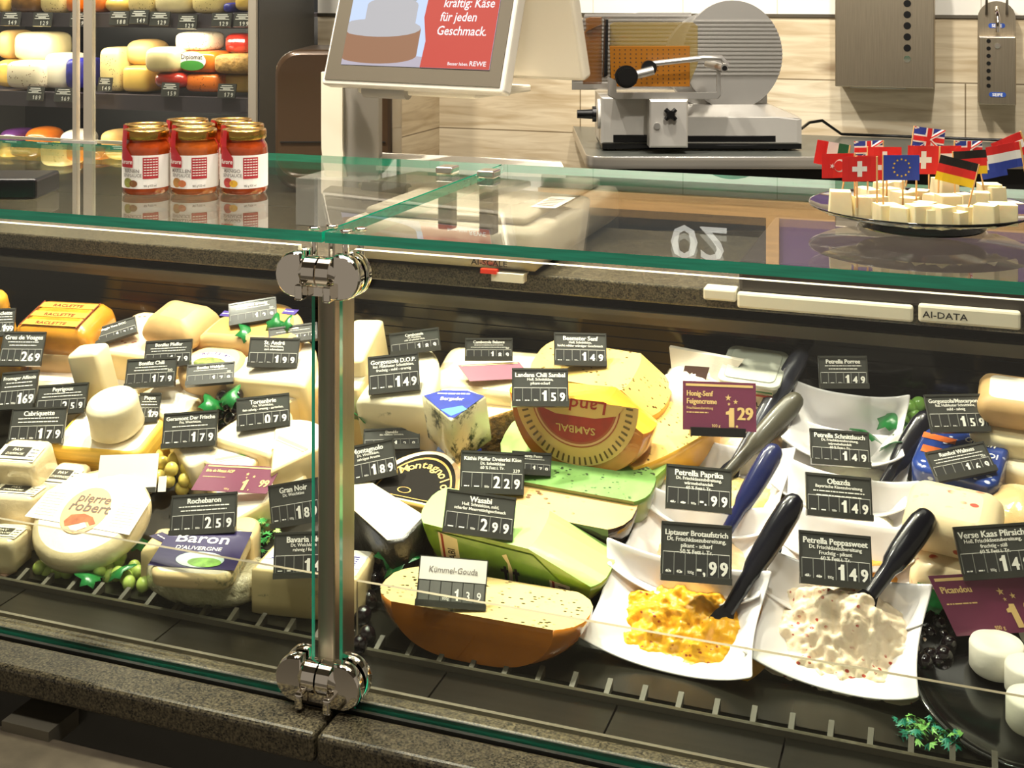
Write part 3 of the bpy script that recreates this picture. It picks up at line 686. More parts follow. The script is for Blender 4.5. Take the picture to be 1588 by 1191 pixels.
for i in range(7):
    b = MB(); b.cyl((-w/2+.028, -.1215, .055+i*.0215), (-w/2+.028, -.119, .055+i*.0215), .006, 14); b.build('sight_hole', BLACK, t)
b = MB(); b.cyl((.0, -.123, h*.57), (0, -.119, h*.57), .008, 16); b.build('lock', CHROME, t)
b = MB(); b.tube([(0, -.04, h-.02), (0, -.07, h-.03), (.002, -.09, h-.05), (.002, -.09, h-.09)], .006, 10); b.build('spout', CHROME, t)
b = MB(); b.tube([(-.028, -.045, h-.04), (-.028, -.06, h+.03), (.028, -.06, h+.03), (.028, -.045, h-.04)], .004, 8); b.build('lever', DSTEEL, t)
tag(t, 'narrow steel soap dispenser with blue badges on the wall', 'dispenser')

# ================================================================ JARS
GOLD = mat('gold_lid', '#b98f4a', .25, 1); RED = mat('label_red', '#b3232c', .5); LBL = mat('label_white', '#f4eee6', .5); GREYT = mat('label_grey_text', '#7a716a', .6)
def jar(px, d, kind, title, fruit, lbl, grp='mustard sauce jars on the glass top'):
    col = {'pear': '#9c3d14', 'apricot': '#a8501a', 'mango': '#9a3b14'}[kind]
    c0 = cl((px-CX)/F*d, d, 1.2708); r = .0325
    t = thing('sauce_jar', c0, TH+random.uniform(-.05, .05)); ROT = 0
    b = MB(); b.lathe([(r*.86, 0), (r*.98, .004), (r, .010), (r, .060), (r*.97, .067), (r*.85, .073), (r*.83, .078)], 32)
    b.build('glass_body', mat('jar_'+kind, col, .12, coat=1, var=.35, vs=50), t)
    b = MB(); b.lathe([(r*.92, .0755), (r*.95, .077), (r*.95, .086), (r*.92, .0885), (r*.80, .0885), (r*.76, .0875)], 32); b.build('lid', GOLD, t)
    def cyl_(x, y, z, R_=r): a = x/R_-PI/2; return ((R_+.0004+z)*math.cos(a), (R_+.0004+z)*math.sin(a), y)
    b = MB()
    for i in range(20):
        xa, xb = -.062+i*.0062, -.062+(i+1)*.0062
        b.add([(xa, .0095, 0), (xb, .0095, 0), (xb, .055, 0), (xa, .055, 0)], [(0, 1, 2, 3)], m=0, fn=cyl_)
    for i in range(3):
        xa, xb = .005+i*.007, .005+(i+1)*.007
        b.add([(xa, .023, .0004), (xb, .023, .0004), (xb, .052, .0004), (xa, .052, .0004)], [(0, 1, 2, 3)], m=1, fn=cyl_)
    for i in range(7):
        for k_ in range(5):
            x_ = .0065+k_*.0038; b.add([(x_, .0488-i*.0036, .0009), (x_+.003, .0488-i*.0036, .0009), (x_+.003, .0500-i*.0036, .0009), (x_, .0500-i*.0036, .0009)], [(0, 1, 2, 3)], m=0, fn=cyl_)
    b.text(title, -.011, .0315, .0068, .0008, 2, 'c', cyl_, 1); b.text('SENFSAUCE', -.011, .0255, .0062, .0008, 2, 'c', cyl_, .9)
    b.text('182 g/150 ml', .0145, .012, .0042, .0008, 2, 'c', cyl_, .8)
    b.poly(ellp(-.017, .0175, .0075, .0065, 16), .0007, 3, cyl_); b.poly(ellp(-.008, .0165, .006, .0048, 14), .0009, 4, cyl_)
    fc = {'pear': ('#8a8a3a', '#7a4a20'), 'apricot': ('#b07a3a', '#c06a3a'), 'mango': ('#b33a34', '#d8a52c')}[kind]
    b.build('label', [LBL, RED, GREYT, mat('fruit_a_'+kind, fc[0], .6), mat('fruit_b_'+kind, fc[1], .6)], t)
    b = MB()
    xs = [-.0300+.0018*k_ for k_ in range(13)]
    for xa, xb in zip(xs[:-1], xs[1:]):
        def top_(x): return .066 if x < -.0195 else .066-(x+.0195)/.0111*.014
        b.add([(xa, .0385, .0012), (xb, .0385, .0012), (xb, top_(xb), .0012), (xa, top_(xa), .0012)], [(0, 1, 2, 3)], m=0, fn=cyl_)
        if xb < -.0185: b.add([(xa, .066, .0012), (xb, .066, .0012), (xb, .089, -.0005), (xa, .089, -.0005)], [(0, 1, 2, 3)], m=0, fn=cyl_)
    b.text('furore', -.0185, .0435, .0088, .002, 1, 'c', cyl_, .85, .15); b.build('red_seal', [RED, INK], t)
    tag(t, lbl, 'jar', grp)
D1 = 1.757
jar(227, D1, 'pear', 'BIRNEN', '', 'front left mustard sauce jar with a pear on its label')
jar(302, D1, 'apricot', 'MARILLEN', '', 'front middle mustard sauce jar with apricots on its label')
jar(378.5, D1, 'mango', 'MANGO', '', 'front right mustard sauce jar with a mango on its label')
jar(226, D1+.068, 'pear', 'BIRNEN', '', 'jar standing directly behind the pear sauce jar')
jar(300, D1+.068, 'apricot', 'MARILLEN', '', 'jar directly behind the front apricot jar, middle of its row')
jar(376, D1+.068, 'mango', 'MANGO', '', 'jar directly behind the front mango jar, middle of its row')
jar(291, D1+.136, 'apricot', 'MARILLEN', '', 'rearmost jar of the middle row of sauce jars')
jar(359, D1+.136, 'mango', 'MANGO', '', 'rearmost jar of the right row of sauce jars')

# ================================================================ FLAG PLATE
pc = cl((1428-CX)/F*1.50, 1.50, 1.2708)
t = thing('footed_plate', pc)
b = MB(); b.lathe([(.072, 0), (.075, .003), (.066, .010), (.075, .014), (.118, .0185), (.130, .024), (.1305, .026), (.129, .0255), (.116, .021), (.06, .0185), (.0, .0185)], 56)
b.build('plate', mat('black_glass_plate', '#08080a', .06, coat=1), t)
tag(t, 'shiny black footed plate on the right glass top, full of cheese cubes', 'plate')
CUBE = mat('cube_cheese', '#f3e6b4', .5, sss=.15, var=.05, vs=60); WOOD = mat('toothpick_wood', '#d9a96b', .7)
cubes = [(1303, 312, .030), (1336, 318, .022), (1358, 318, .022), (1376, 328, .024), (1398, 333, .024), (1424, 345, .026), (1450, 338, .024), (1480, 352, .026), (1505, 349, .02), (1530, 333, .026), (1558, 330, .026),
         (1350, 305, .020), (1380, 304, .022), (1400, 308, .022), (1425, 306, .022), (1448, 314, .022), (1470, 318, .024), (1495, 313, .022), (1370, 293, .024), (1388, 290, .022), (1410, 318, .022), (1468, 290, .026), (1540, 300, .026), (1564, 300, .026), (1500, 330, .02), (1340, 300, .018), (1520, 310, .022), (1434, 326, .02)]
pos = []; cubeo = []
for px, py, s in cubes:
    q = pz(px, py, 1.2895+s/2)
    dd_ = Vector((q.x-pc.x, q.y-pc.y))
    if dd_.length > .108: q.x = pc.x+dd_.x/dd_.length*.108; q.y = pc.y+dd_.y/dd_.length*.108
    # push apart
    b = MB(); h2 = s/2; w1 = h2*random.uniform(.9, 1.1)
    b.rings([[(x*w1*a, y*w1*a, z) for x, y in ((-1, -1), (1, -1), (1, 1), (-1, 1))] for z, a in ((0, 1), (s*random.uniform(.85, 1), random.uniform(.86, 1)))], False)
    zoff = .0
    for (Q, S) in pos:
        if (Vector((q.x, q.y))-Vector((Q.x, Q.y))).length < (S+s)*.40: zoff = max(zoff, 0)
    o = bevel(b.build('cheese_cube', CUBE, loc=(q.x, q.y, 1.2895), rz=random.uniform(0, 1.5)), .0015, 2)
    pos.append((Vector((q.x, q.y, 1.2895+s)), s))
    cubeo.append((o, px, py))
ordn = ['leftmost', 'second from the left', 'third from the left', 'fourth from the left', 'fifth from the left', 'sixth from the left', 'seventh from the left', 'eighth from the left', 'ninth from the left', 'tenth from the left', 'eleventh from the left', 'twelfth from the left']
for lo, hi, rn in ((325, 400, 'in the front row'), (309, 325, 'in the middle row'), (0, 309, 'in the back row')):
    for i, (o, px, py) in enumerate(sorted([c for c in cubeo if lo <= c[2] < hi], key=lambda c: c[1])):
        tag(o, 'pale yellow cheese cube '+rn+' on the black plate, '+ordn[i], 'cheese', 'cheese cubes on the black footed plate')
FR = mat('flag_red', '#d8231f', .6); FWh = mat('flag_white', '#f2efe8', .6); FGn = mat('flag_green', '#12603a', .6); FB = mat('flag_blue', '#2a3f9a', .6); FK = mat('flag_black', '#15120f', .6); FY_ = mat('flag_yellow', '#f0c419', .6)
FM = [FR, FWh, FGn, FB, FK, FY_]
def flag(px, py, d, kind, lbl, lean=0, rz=0, stick=None, w=.040, h=.0285, side=1, ti=0):
    # (px, py) = centre of the flag
    c = pd(px, py, d); x0 = -w/2; 
    t = thing('flag_pick', c, rot=(0, R(lean), TH+R(rz)))
    b = MB(); wav = lambda x, y, z=0: (x, -z+.0016*math.sin(x*130), y)
    def q(xa, xb, ya, yb, m, z=0, n=6):
        for i in range(n):
            a = xa+(xb-xa)*i/n; c_ = xa+(xb-xa)*(i+1)/n
            b.add([(a, ya, z), (c_, ya, z), (c_, yb, z), (a, yb, z)], [(0, 1, 2, 3)], m=m, fn=wav)
    w2, h2 = w/2, h/2
    def bars(lst, vert=True):
        n = len(lst)
        for i, m in enumerate(lst):
            if vert: q(-w2+w*i/n, -w2+w*(i+1)/n, -h2, h2, m)
            else: q(-w2, w2, h2-h*(i+1)/n, h2-h*i/n, m)
    Z = .0004
    if kind == 'it': bars([0, 1, 2])
    elif kind == 'de': bars([4, 0, 5], False)
    elif kind == 'nl': bars([0, 1, 3], False)
    elif kind == 'at': bars([0, 1, 0], False)
    elif kind == 'ch': q(-w2, w2, -h2, h2, 0); q(-h2*.62, h2*.62, -h2*.2, h2*.2, 1, Z); q(-h2*.2, h2*.2, -h2*.62, h2*.62, 1, Z*1.4)
    elif kind == 'tr':
        q(-w2, w2, -h2, h2, 0); b.poly(ellp(.002, 0, .0075, .0075, 20), Z, 1, wav); b.poly(ellp(.0005, 0, .006, .006, 18), Z*2, 0, wav)
        b.poly([(-.008+.0032*(1 if i % 2 == 0 else .4)*math.cos(PI*i/5), .0032*(1 if i % 2 == 0 else .4)*math.sin(PI*i/5)) for i in range(10)], Z*2, 1, wav)
    elif kind == 'eu':
        q(-w2, w2, -h2, h2, 3)
        for i in range(12):
            a = PI*i/6; b.poly([(.0095*math.cos(a)+.0014*(1 if k_ % 2 == 0 else .45)*math.cos(PI*k_/5+PI/2), .0095*math.sin(a)+.0014*(1 if k_ % 2 == 0 else .45)*math.sin(PI*k_/5+PI/2)) for k_ in range(10)], Z, 5, wav)
    elif kind == 'uk':
        q(-w2, w2, -h2, h2, 3)
        for sg in (1, -1):
            for wd, m, zz in ((.0032, 1, Z), (.0011, 0, Z*1.5)):
                b.poly([(-w2, -h2*sg), (-w2+wd*1.4, -h2*sg), (w2, h2*sg-wd*.8*sg), (w2, h2*sg), (w2-wd*1.4, h2*sg), (-w2, -h2*sg+wd*.8*sg)], zz, m, wav)
        q(-w2, w2, -.005, .005, 1, Z*2); q(-.005, .005, -h2, h2, 1, Z*2); q(-w2, w2, -.003, .003, 0, Z*2.6); q(-.003, .003, -h2, h2, 0, Z*2.6)
    o = b.build('paper_flag', FM, t)
    sm = o.modifiers.new('thick', 'SOLIDIFY'); sm.thickness = .0002; sm.offset = 1
    b = MB(); L_ = stick or (c.z-1.300); b.cyl((x0*side, .0008, h2), (x0*side, .0008, -L_/max(.5, math.cos(R(lean)))), .0011, 8); b.build('toothpick', WOOD, t)
    return tag(t, lbl, 'flag')
flag(1290, 239, 1.50, 'it', 'red, white and green striped flag at the far left of the plate', 10, 0, side=-1)
flag(1300, 257, 1.47, 'tr', 'red flag with white crescent and star, left on the plate', 0, 5, side=-1)
flag(1333, 262, 1.43, 'ch', 'front red flag with white cross, between the crescent flag and the blue one', 0, 0, side=-1)
flag(1347, 232, 1.58, 'uk', 'union flag low behind the left red flags', 0, 10, side=-1, h=.022)
flag(1372, 246, 1.53, 'ch', 'red flag with white cross half hidden behind the front one', 0, -8)
flag(1398, 260, 1.42, 'eu', 'dark blue flag with a ring of yellow stars', 0, -5, side=1)
flag(1356, 260, 1.46, 'ch', 'red and white cross flag wedged left of the starred blue flag', 0, 0)
flag(1440, 216, 1.60, 'uk', 'topmost union flag rising behind the middle of the plate', 8, 0)
flag(1432, 248, 1.50, 'ch', 'red cross flag just right of the starred blue flag', 2, 5, side=-1, h=.034)
flag(1466, 244, 1.55, 'at', 'red and white flag behind the black, red and gold flags', 0, 0)
flag(1484, 266, 1.42, 'de', 'front black, red and gold flag leaning right', 14, 0, side=-1, w=.045)
flag(1505, 252, 1.50, 'de', 'rear black, red and gold flag', -3, 0, side=1)
flag(1502, 232, 1.60, 'uk', 'union flag at the back right of the plate', 2, 15, h=.022)
flag(1540, 255, 1.53, 'nl', 'red, white and blue flag beside the rear black and gold one', -10, 0, w=.032, h=.032)
flag(1558, 243, 1.42, 'nl', 'large red, white and blue flag at the far right of the plate', -10, 0, side=-1)
flag(1566, 230, 1.54, 'at', 'red, white and red flag at the back right, highest of its colours', -22, 0, side=-1)
# plain picks
for px, py, d, wh in ((1400, 290, 1.44, 'middle'), (1421, 287, 1.46, 'rightmost'), (1375, 292, 1.48, 'leftmost')):
    q = pd(px, py, d); b = MB(); b.cyl((0, 0, 1.302-q.z), (0, 0, .028), .0011, 8)
    tag(b.build('toothpick', WOOD, loc=q), 'bare wooden toothpick in a cheese cube below the blue flag, '+wh+' of three', 'toothpick', 'bare toothpicks on the plate')

# ================================================================ FRIDGE STOCK
CY = mat('gouda_yellow', '#e0b95c', .35, coat=.5, var=.12, vs=20); CPALE = mat('pale_cheese', '#e9d7a0', .4, coat=.4, var=.1, vs=20)
CWH = mat('white_cheese', '#efe6cd', .45, coat=.3, var=.06, vs=20); CSP = mat('speckled_cheese', '#e6cf8a', .4, coat=.4, specks=(110, '#6a5a2a', .22))
CSPW = mat('speckled_white_cheese', '#ecdfc0', .4, coat=.4, specks=(100, '#7a5a3a', .25)); COR = mat('orange_cheese', '#d4701c', .3, coat=.6, var=.15, vs=14)
CDO = mat('orange_speckled', '#d8701e', .35, coat=.5, specks=(120, '#5a2a0a', .25)); CBR = mat('brown_wrap', '#6a4618', .25, coat=1, var=.5, vs=30)
CRED = mat('red_wrap', '#a8281c', .2, coat=1, var=.4, vs=26, bump=.4, bs=30); CBLU = mat('blue_net', '#2b2c86', .4, var=.4, vs=60); CBG = mat('beige_rind', '#d2ac6c', .5, var=.15, vs=12)
CRUST = mat('crusted', '#b98f4a', .7, var=.4, vs=80, bump=.6, bs=90); CPUR = mat('purple_wrap', '#5a2c6a', .3, coat=1)
CFY = mat('filmed_yellow', '#e3b84e', .18, coat=1, var=.35, vs=24, bump=.5, bs=25)
row_n = {1: 'on the upper fridge shelf', 2: 'on the lower fridge shelf', 3: 'in the bottom fridge basket'}
def fch(x0, x1, y0, y1, m, row, desc, dy=.16, e=4.0, dd_=.07, nm='packed_cheese'):
    a = pY(x0, y1, FY+dy-dd_); c = pY(x1, y0, FY+dy-dd_); w = (c.x-a.x)/2; h = (c.z-a.z)/2
    b = MB(); b.ell((0, 0, h), w, dd_, h, 20, e)
    o = b.build(nm, m, loc=((a.x+c.x)/2, FY+dy, a.z)); tag(o, desc+' '+row_n[row], 'cheese', 'packed cheeses '+row_n[row]); return o
for x0, x1, y0, y1, m, d in ((-8, 7, -12, 21, CY, 'yellow cheese at the left end'), (8, 54, -10, 21, CBR, 'brown wrapped cheese'), (56, 97, -22, 22, CSP, 'pale speckled cheese right of the brown one'), (98, 121, -12, 20, COR, 'orange wrapped piece'),
      (129, 154, -8, 20, COR, 'orange striped piece beside the door frame'), (192, 232, -20, 22, CSP, 'speckled yellow block left of centre'), (233, 289, -20, 22, CPALE, 'wide pale yellow block'), (291, 342, -20, 22, CSP, 'dotted yellow block at the right'),
      (343, 359, 4, 20, CBLU, 'small blue packet'), (360, 387, -12, 17, CY, 'deep yellow piece at the right end')): fch(x0, x1, y0, y1, m, 1, d)
o = fch(152, 191, -8, 22, CY, 1, 'round yellow cheese with orange stripes', e=2.2)
for x0, x1, y0, y1, m, d, dy, e in ((-8, 14, 47, 92, CBG, 'beige rounded piece at the far left, upper', .22, 4), (15, 76, 50, 95, CPALE, 'large pale rounded cheese, upper left', .2, 4.5), (-10, 13, 93, 136, CY, 'yellow cheese at the far left, lower', .2, 4), (3, 64, 95, 138, CSPW, 'white dark-speckled cheese, lower left', .13, 4.5),
      (64, 99, 83, 138, CWH, 'plain white upright block', .16, 5), (98, 122, 91, 138, CBLU, 'blue netted piece', .14, 5), (151, 183, 74, 142, CSP, 'tall speckled slice right of the door frame', .16, 6), (187, 232, 62, 103, CBG, 'beige round-topped piece', .2, 3),
      (186, 227, 103, 143, CY, 'plain yellow block below the beige one', .16, 6), (218, 270, 74, 113, CPALE, 'pale yellow rounded loaf', .11, 4), (265, 318, 50, 80, CSPW, 'pale speckled loaf, topmost in the middle', .17, 4), (230, 282, 112, 138, CRED, 'crumpled red wrapped piece', .12, 3),
      (282, 339, 115, 143, CDO, 'orange speckled cheese, lower right', .15, 5), (326, 387, 85, 115, CRUST, 'crusted yellow loaf at the right', .14, 4.5), (343, 386, 52, 84, CRED, 'dark red loaf at the upper right', .22, 4), (340, 387, 116, 144, CY, 'dim yellow piece at the lower right', .19, 5)):
    fch(x0, x1, y0, y1, m, 2, d, dy, e)
a = pY(273, 113, FY+.08); c = pY(333, 80, FY+.08); w = (c.x-a.x)/2; h = (c.z-a.z)/2
t = thing('packed_cheese', ((a.x+c.x)/2, FY+.15, a.z)); b = MB(); b.ell((0, 0, h), w, .07, h, 20, 5); b.build('cheese_body', COR, t)
b = MB(); fr = lambda x, y, z: (x, -.0705-z-.002, y); b.poly(ellp(-.012, h+.004, .052, .030, 24), 0, 0, fr); b.poly(ellp(-.012, h-.010, .045, .016, 20), .0004, 2, fr); b.text('Diplomat', -.012, h+.010, .021, .0006, 1, 'c', fr); b.build('paper_label', [LBL, DINK, mat('label_green', '#3d8a34', .5)], t)
tag(t, 'orange cheese with a printed oval label on the lower fridge shelf', 'cheese', 'packed cheeses on the lower fridge shelf')
for x0, x1, y0, y1, m, d, dy, e in ((28, 68, 200, 232, COR, 'orange round piece', .22, 2.4), (-8, 22, 202, 232, CPUR, 'purple wrapped piece', .22, 3), (83, 121, 204, 232, CWH, 'round piece in a printed wrap', .22, 2.4), (-8, 46, 232, 272, CY, 'yellow block at the left end', .15, 6), (0, 24, 258, 286, CBG, 'orange-beige piece at the lower left', .08, 4),
      (46, 116, 224, 286, CFY, 'large yellow piece in crinkled film', .12, 3.4), (150, 173, 204, 232, CBG, 'beige piece behind the rail', .2, 3), (152, 192, 235, 284, CFY, 'yellow piece beside the jars', .12, 5), (120, 152, 232, 284, CY, 'yellow piece behind the door frames', .16, 5), (195, 300, 215, 286, CY, 'yellow piece hidden behind the jars', .2, 5)):
    fch(x0, x1, y0, y1, m, 3, d, dy, e)

SIGN = mat('sign_dark', '#454643', .34, coat=.5); SIGNF = mat('sign_frame', '#3a3a36', .3, coat=.3); SLOT = mat('sign_slot', '#3a3a3a', .3, coat=.5)
FDG = [(17, 29, 35, '1 4 9', 1), (66, 30, 35, '1 2 9', 1), (121, 30, 30, '1 7 9', 1), (185, 28, 35, '1 8 8', 1), (216, 26, 35, '1 4 9', 1), (248, 29, 37, '1 2 9', 1), (291, 34, 35, '1 2 9', 1), (344, 31, 36, '1 2 9', 1), (376, 31, 30, '1 9 9', 1),
       (55, 145, 32, '1 8 9', 2), (99, 147, 36, '1 6 9', 2), (163, 131, 26, '1 4 9', 2), (264, 139, 32, '1 5 9', 2), (352, 141, 32, '1 7 9', 2), (35, 275, 32, '1 3 9', 3)]
FD = ['first from the left', 'second from the left', 'partly behind the door frame', 'left of the cluster of three', 'middle of the cluster of three', 'right of the cluster of three', 'pale one hanging lower', 'second from the right end', 'at the right end',
      'under the white speckled cheese', 'under the blue netted piece', 'beside the speckled slice', 'under the red piece', 'at the right end', 'in front of the yellow blocks']
for (px, py, wp, dg_, row), de in zip(FDG, FD):
    q = pY(px, py, FY+.02); d = dep(q); w = wp*d/F; h = 22*d/F
    t = thing('price_card', q, rot=(R(-10), 0, random.uniform(-.05, .05)))
    fr = lambda x, y, z: (x, -.003-z, y)
    b = MB(); b.box(-w/2, w/2, -.002, .003, -h/2, h/2); b.build('card', SIGN, t)
    b = MB(); b.text(dg_, w*.14, -h*.42, h*.42, 0, 0, 'c', fr, .9); [b.box(-w*u_, w*u_, -.0034, -.0026, h*v_, h*(v_+.06)) for u_, v_ in ((.3, .33), (.36, .2), (.2, .1))]; b.box(-w*.4, w*.4, -.0032, -.0025, h*.02, h*.07)
    b.build('lettering', INK, t)
    tag(t, 'small dark price card clipped '+row_n[row]+', '+de, 'price card', 'price cards in the fridge')
# ================================================================ DISPLAY
from mathutils import noise as NZ
AS = math.atan(DS)
def put(px, py, h, hb=0, rz=0, tx=0, ty=0):
    p = on(px, py, h); tilt = False
    if p.y > DY0+.03: p = on(px, py, h/math.cos(AS)); tilt = True
    n = Vector((0, -math.sin(AS), math.cos(AS))) if tilt else Vector((0, 0, 1))
    M = (Matrix.Rotation(AS if tilt else 0, 4, 'X') @ Matrix.Rotation(R(rz), 4, 'Z') @ Matrix.Rotation(R(tx), 4, 'X') @ Matrix.Rotation(R(ty), 4, 'Y')).to_euler()
    return p-n*(h-hb), M, dep(p)/F
def arc(cx, cy, rx, ry, a0, a1, n): return [(cx+rx*math.cos(R(a0+(a1-a0)*i/n)), cy+ry*math.sin(R(a0+(a1-a0)*i/n))) for i in range(n+1)]
def half(w, d): return arc(0, -d*.5, w/2, d, 0, 180, 22)+[(-w/2+w*i/6, -d*.5) for i in range(1, 6)]
def wedge(w, d, ax=0): # apex to the front, rind at the back
    return [(ax*w, -d/2)]+[(x, y) for x, y in arc(0, d*.22, w/2, d*.28, 0, 180, 12)]
def smooth(out, n=3):
    # subdivide straight runs so bevels stay even
    r = []
    for i in range(len(out)):
        a, b_ = out[i], out[(i+1) % len(out)]
        for k in range(n): r.append((a[0]+(b_[0]-a[0])*k/n, a[1]+(b_[1]-a[1])*k/n))
    return r
PAT = mat('cut_paste_cream', '#f3dca6', .45, sss=.1, var=.08, vs=25, coat=.25)
BRIE = mat('white_rind', '#f6ecd9', .75, var=.05, vs=40, bump=.5, bs=26)
TAN = mat('tan_rind', '#d9b27a', .5, var=.2, vs=18, bump=.15, bs=30)
YEL = mat('deep_yellow_cheese', '#edb23a', .3, coat=.7, var=.08, vs=10)
YTOP = mat('yellow_mustard_cut', '#f3cd76', .35, coat=.5, specks=(100, '#5a4010', .22))
AMB = mat('amber_rind', '#c4731c', .22, coat=1, var=.35, vs=9, bump=.35, bs=20)
CAR = mat('caraway_cut', '#ecce8e', .38, coat=.5, specks=(105, '#3a341a', .27), var=.06, vs=10)
ORT = mat('pale_orange_cut', '#ecc07c', .38, coat=.4, var=.12, vs=14, specks=(70, '#6a4418', .22))
DRK = mat('dark_brown_rind', '#2e190d', .18, coat=1, var=.7, vs=26, bump=.5, bs=30)
GRN = mat('pale_green_cut', '#a9cf76', .38, coat=.4, var=.08, vs=9)
GRS = mat('leaf_green_rind', '#7a9f2c', .3, coat=.8, var=.15, vs=8)
PES = mat('pesto_cut', '#7fae5e', .4, coat=.3, var=.2, vs=40, specks=(130, '#1c3a14', .3))
BLV = mat('blue_veined', '#e3dcb6', .4, coat=.5, veins=(30, '#2f3c2c', .505), bump=.3, bs=40)
BLM = mat('mild_blue', '#e8d09a', .4, coat=.6, veins=(26, '#6a7358', .60))
ASH = mat('ash_rind', '#26241f', .35, coat=.5, var=.6, vs=60, bump=.6, bs=70)
HAY = mat('hay_crust', '#a97d34', .6, coat=.5, var=.7, vs=110, bump=1, bs=120)
WRP = mat('white_waxed_paper', '#f0ead9', .4, coat=.3, bump=.25, bs=22, var=.04)
WRPF = mat('cream_in_film', '#f2deb4', .2, coat=1, bump=.5, bs=26, var=.1, vs=20)
PINKP = mat('pink_printed_paper', '#eccfae', .5, specks=(70, '#b0705a', .2), var=.06)
BLP = mat('blue_printed_foil', '#2a3a9a', .3, coat=.6, var=.3, vs=40)
PURP = mat('purple_print', '#4d3c8c', .4, coat=.4); GLDP = mat('gold_print', '#d8ab52', .4)
def cheese(name, px, py, h, out, side, top, lbl, cat='cheese', hb=0, rz=0, tx=0, ty=0, bev=.004, bot=1.0, bulge=0, dec=None, wob=0, group=None, fl=False):
    loc, M, s = put(px, py, h, hb, rz, tx, ty); hh_ = h-hb
    o2 = out(s) if callable(out) else out
    b = MB(); b.prism(smooth(o2, 2), 0, hh_, bev, bot, bulge, m=0, mt=1, wob=wob)
    if dec is None:
        o = b.build(name, [side, top], loc=loc, rot=M)
    else:
        o = thing(name, loc, rot=M); b.build('cheese_body', [side, top], o)
        for nm, mats, fn in dec:
            q = MB(); fn(q, hh_, s); q.build(nm, mats, o)
    return tag(o, lbl, cat, group)
def R_(w, d): return lambda s: rr(w*s, d, min(w*s, d)*.18, 4)
def Rs(w, d): return lambda s: rr(w*s, d, .004, 3)
def hf(w, d): return lambda s: half(w*s, d)
def wd(w, d, ax=0): return lambda s: wedge(w*s, d, ax)
def ro(w, k=1): return lambda s: ellp(0, 0, w*s/2, w*s/2*k, 40)
def toplabel(pts_px, m=0, z=.0006):
    return lambda q, h, s: q.poly([(x*s, y*s) for x, y in pts_px], h+z, m)
# scribbled small print: rows of short dashes standing for print too small to read
def scrib(b, x, y, w, h, m, z, fn=None, align='c'):
    n = max(3, int(w/(h*2.2))); x0 = x-w/2 if align == 'c' else x
    i = 0.0
    while i < w:
        l = min(h*random.uniform(.7, 3.2), w-i)
        b.add([(x0+i, y, z), (x0+i+l, y, z), (x0+i+l, y+h*.55, z), (x0+i, y+h*.55, z)], [(0, 1, 2, 3)], m=m, fn=fn); i += l+h*.35

def halfwheel(name, px, py, h, wpx, T, top, rind, lbl, hb=0, rz=0, tx=0, facets=None, sag=1.0, face=None, rimr=.3, parts=None, sq=3.0):
    """half wheel lying rind-down with its cut side up; facets = cut polyline from left to right, fractions of half-width and of height"""
    loc, M, s = put(px, py, h, hb, rz, tx); Rx = wpx*s/2; hh_ = (h-hb); fa = facets or [(-1, 0), (1, 0)]
    t = thing(name, loc, rot=M)
    cutp = [(x*Rx, hh_+z*hh_) for x, z in fa]
    zr = cutp[-1][1]; nA = 26; arcp = []
    for i in range(1, nA):
        a = PI*i/nA; x = Rx*math.cos(a); zt = zr+(cutp[0][1]-zr)*(1-math.cos(a))/2
        zz = zt*(1-math.sin(a)**.8*sag) if sag < 1.01 else 0
        arcp.append((x, max(0, zt-zt*min(1, (1-abs(math.cos(a))**sq)**.55))))
    lower = arcp
    sub = []
    for i in range(len(cutp)-1):
        for k in range(4): sub.append((cutp[i][0]+(cutp[i+1][0]-cutp[i][0])*k/4, cutp[i][1]+(cutp[i+1][1]-cutp[i][1])*k/4))
    sub.append(cutp[-1]); prof = sub+lower; nc = len(sub)
    b = MB(); ys = [-1, -.97, -.88, -.7, -.4, 0, .4, .7, .88, .97, 1]; rs = []
    for u in ys:
        k = 1-rimr*.45*(abs(u)**3.2); ring = []
        for i, (x, z) in enumerate(prof):
            zz = z if i < nc else z+(1-k)*(hh_*.5-z)*.6
            ring.append((x*k, u*T/2, zz))
        rs.append(ring)
    n = len(prof); base = len(b.f)
    b.rings(rs, True, m=0)
    for j in range(len(rs)-1):
        for i in range(n):
            if i < nc-1: b.m[base+j*n+i] = 1; b.s[base+j*n+i] = False
    b.build('cheese_body', [rind, top], t)
    if face:
        q = MB(); k = 1-rimr*.45; face(q, Rx*k, hh_, -T/2-.0008, s); q.build('paper_label', face.mats, t)
    if parts: parts(t, Rx, hh_, T, s)
    tag(t, lbl, 'cheese'); return t
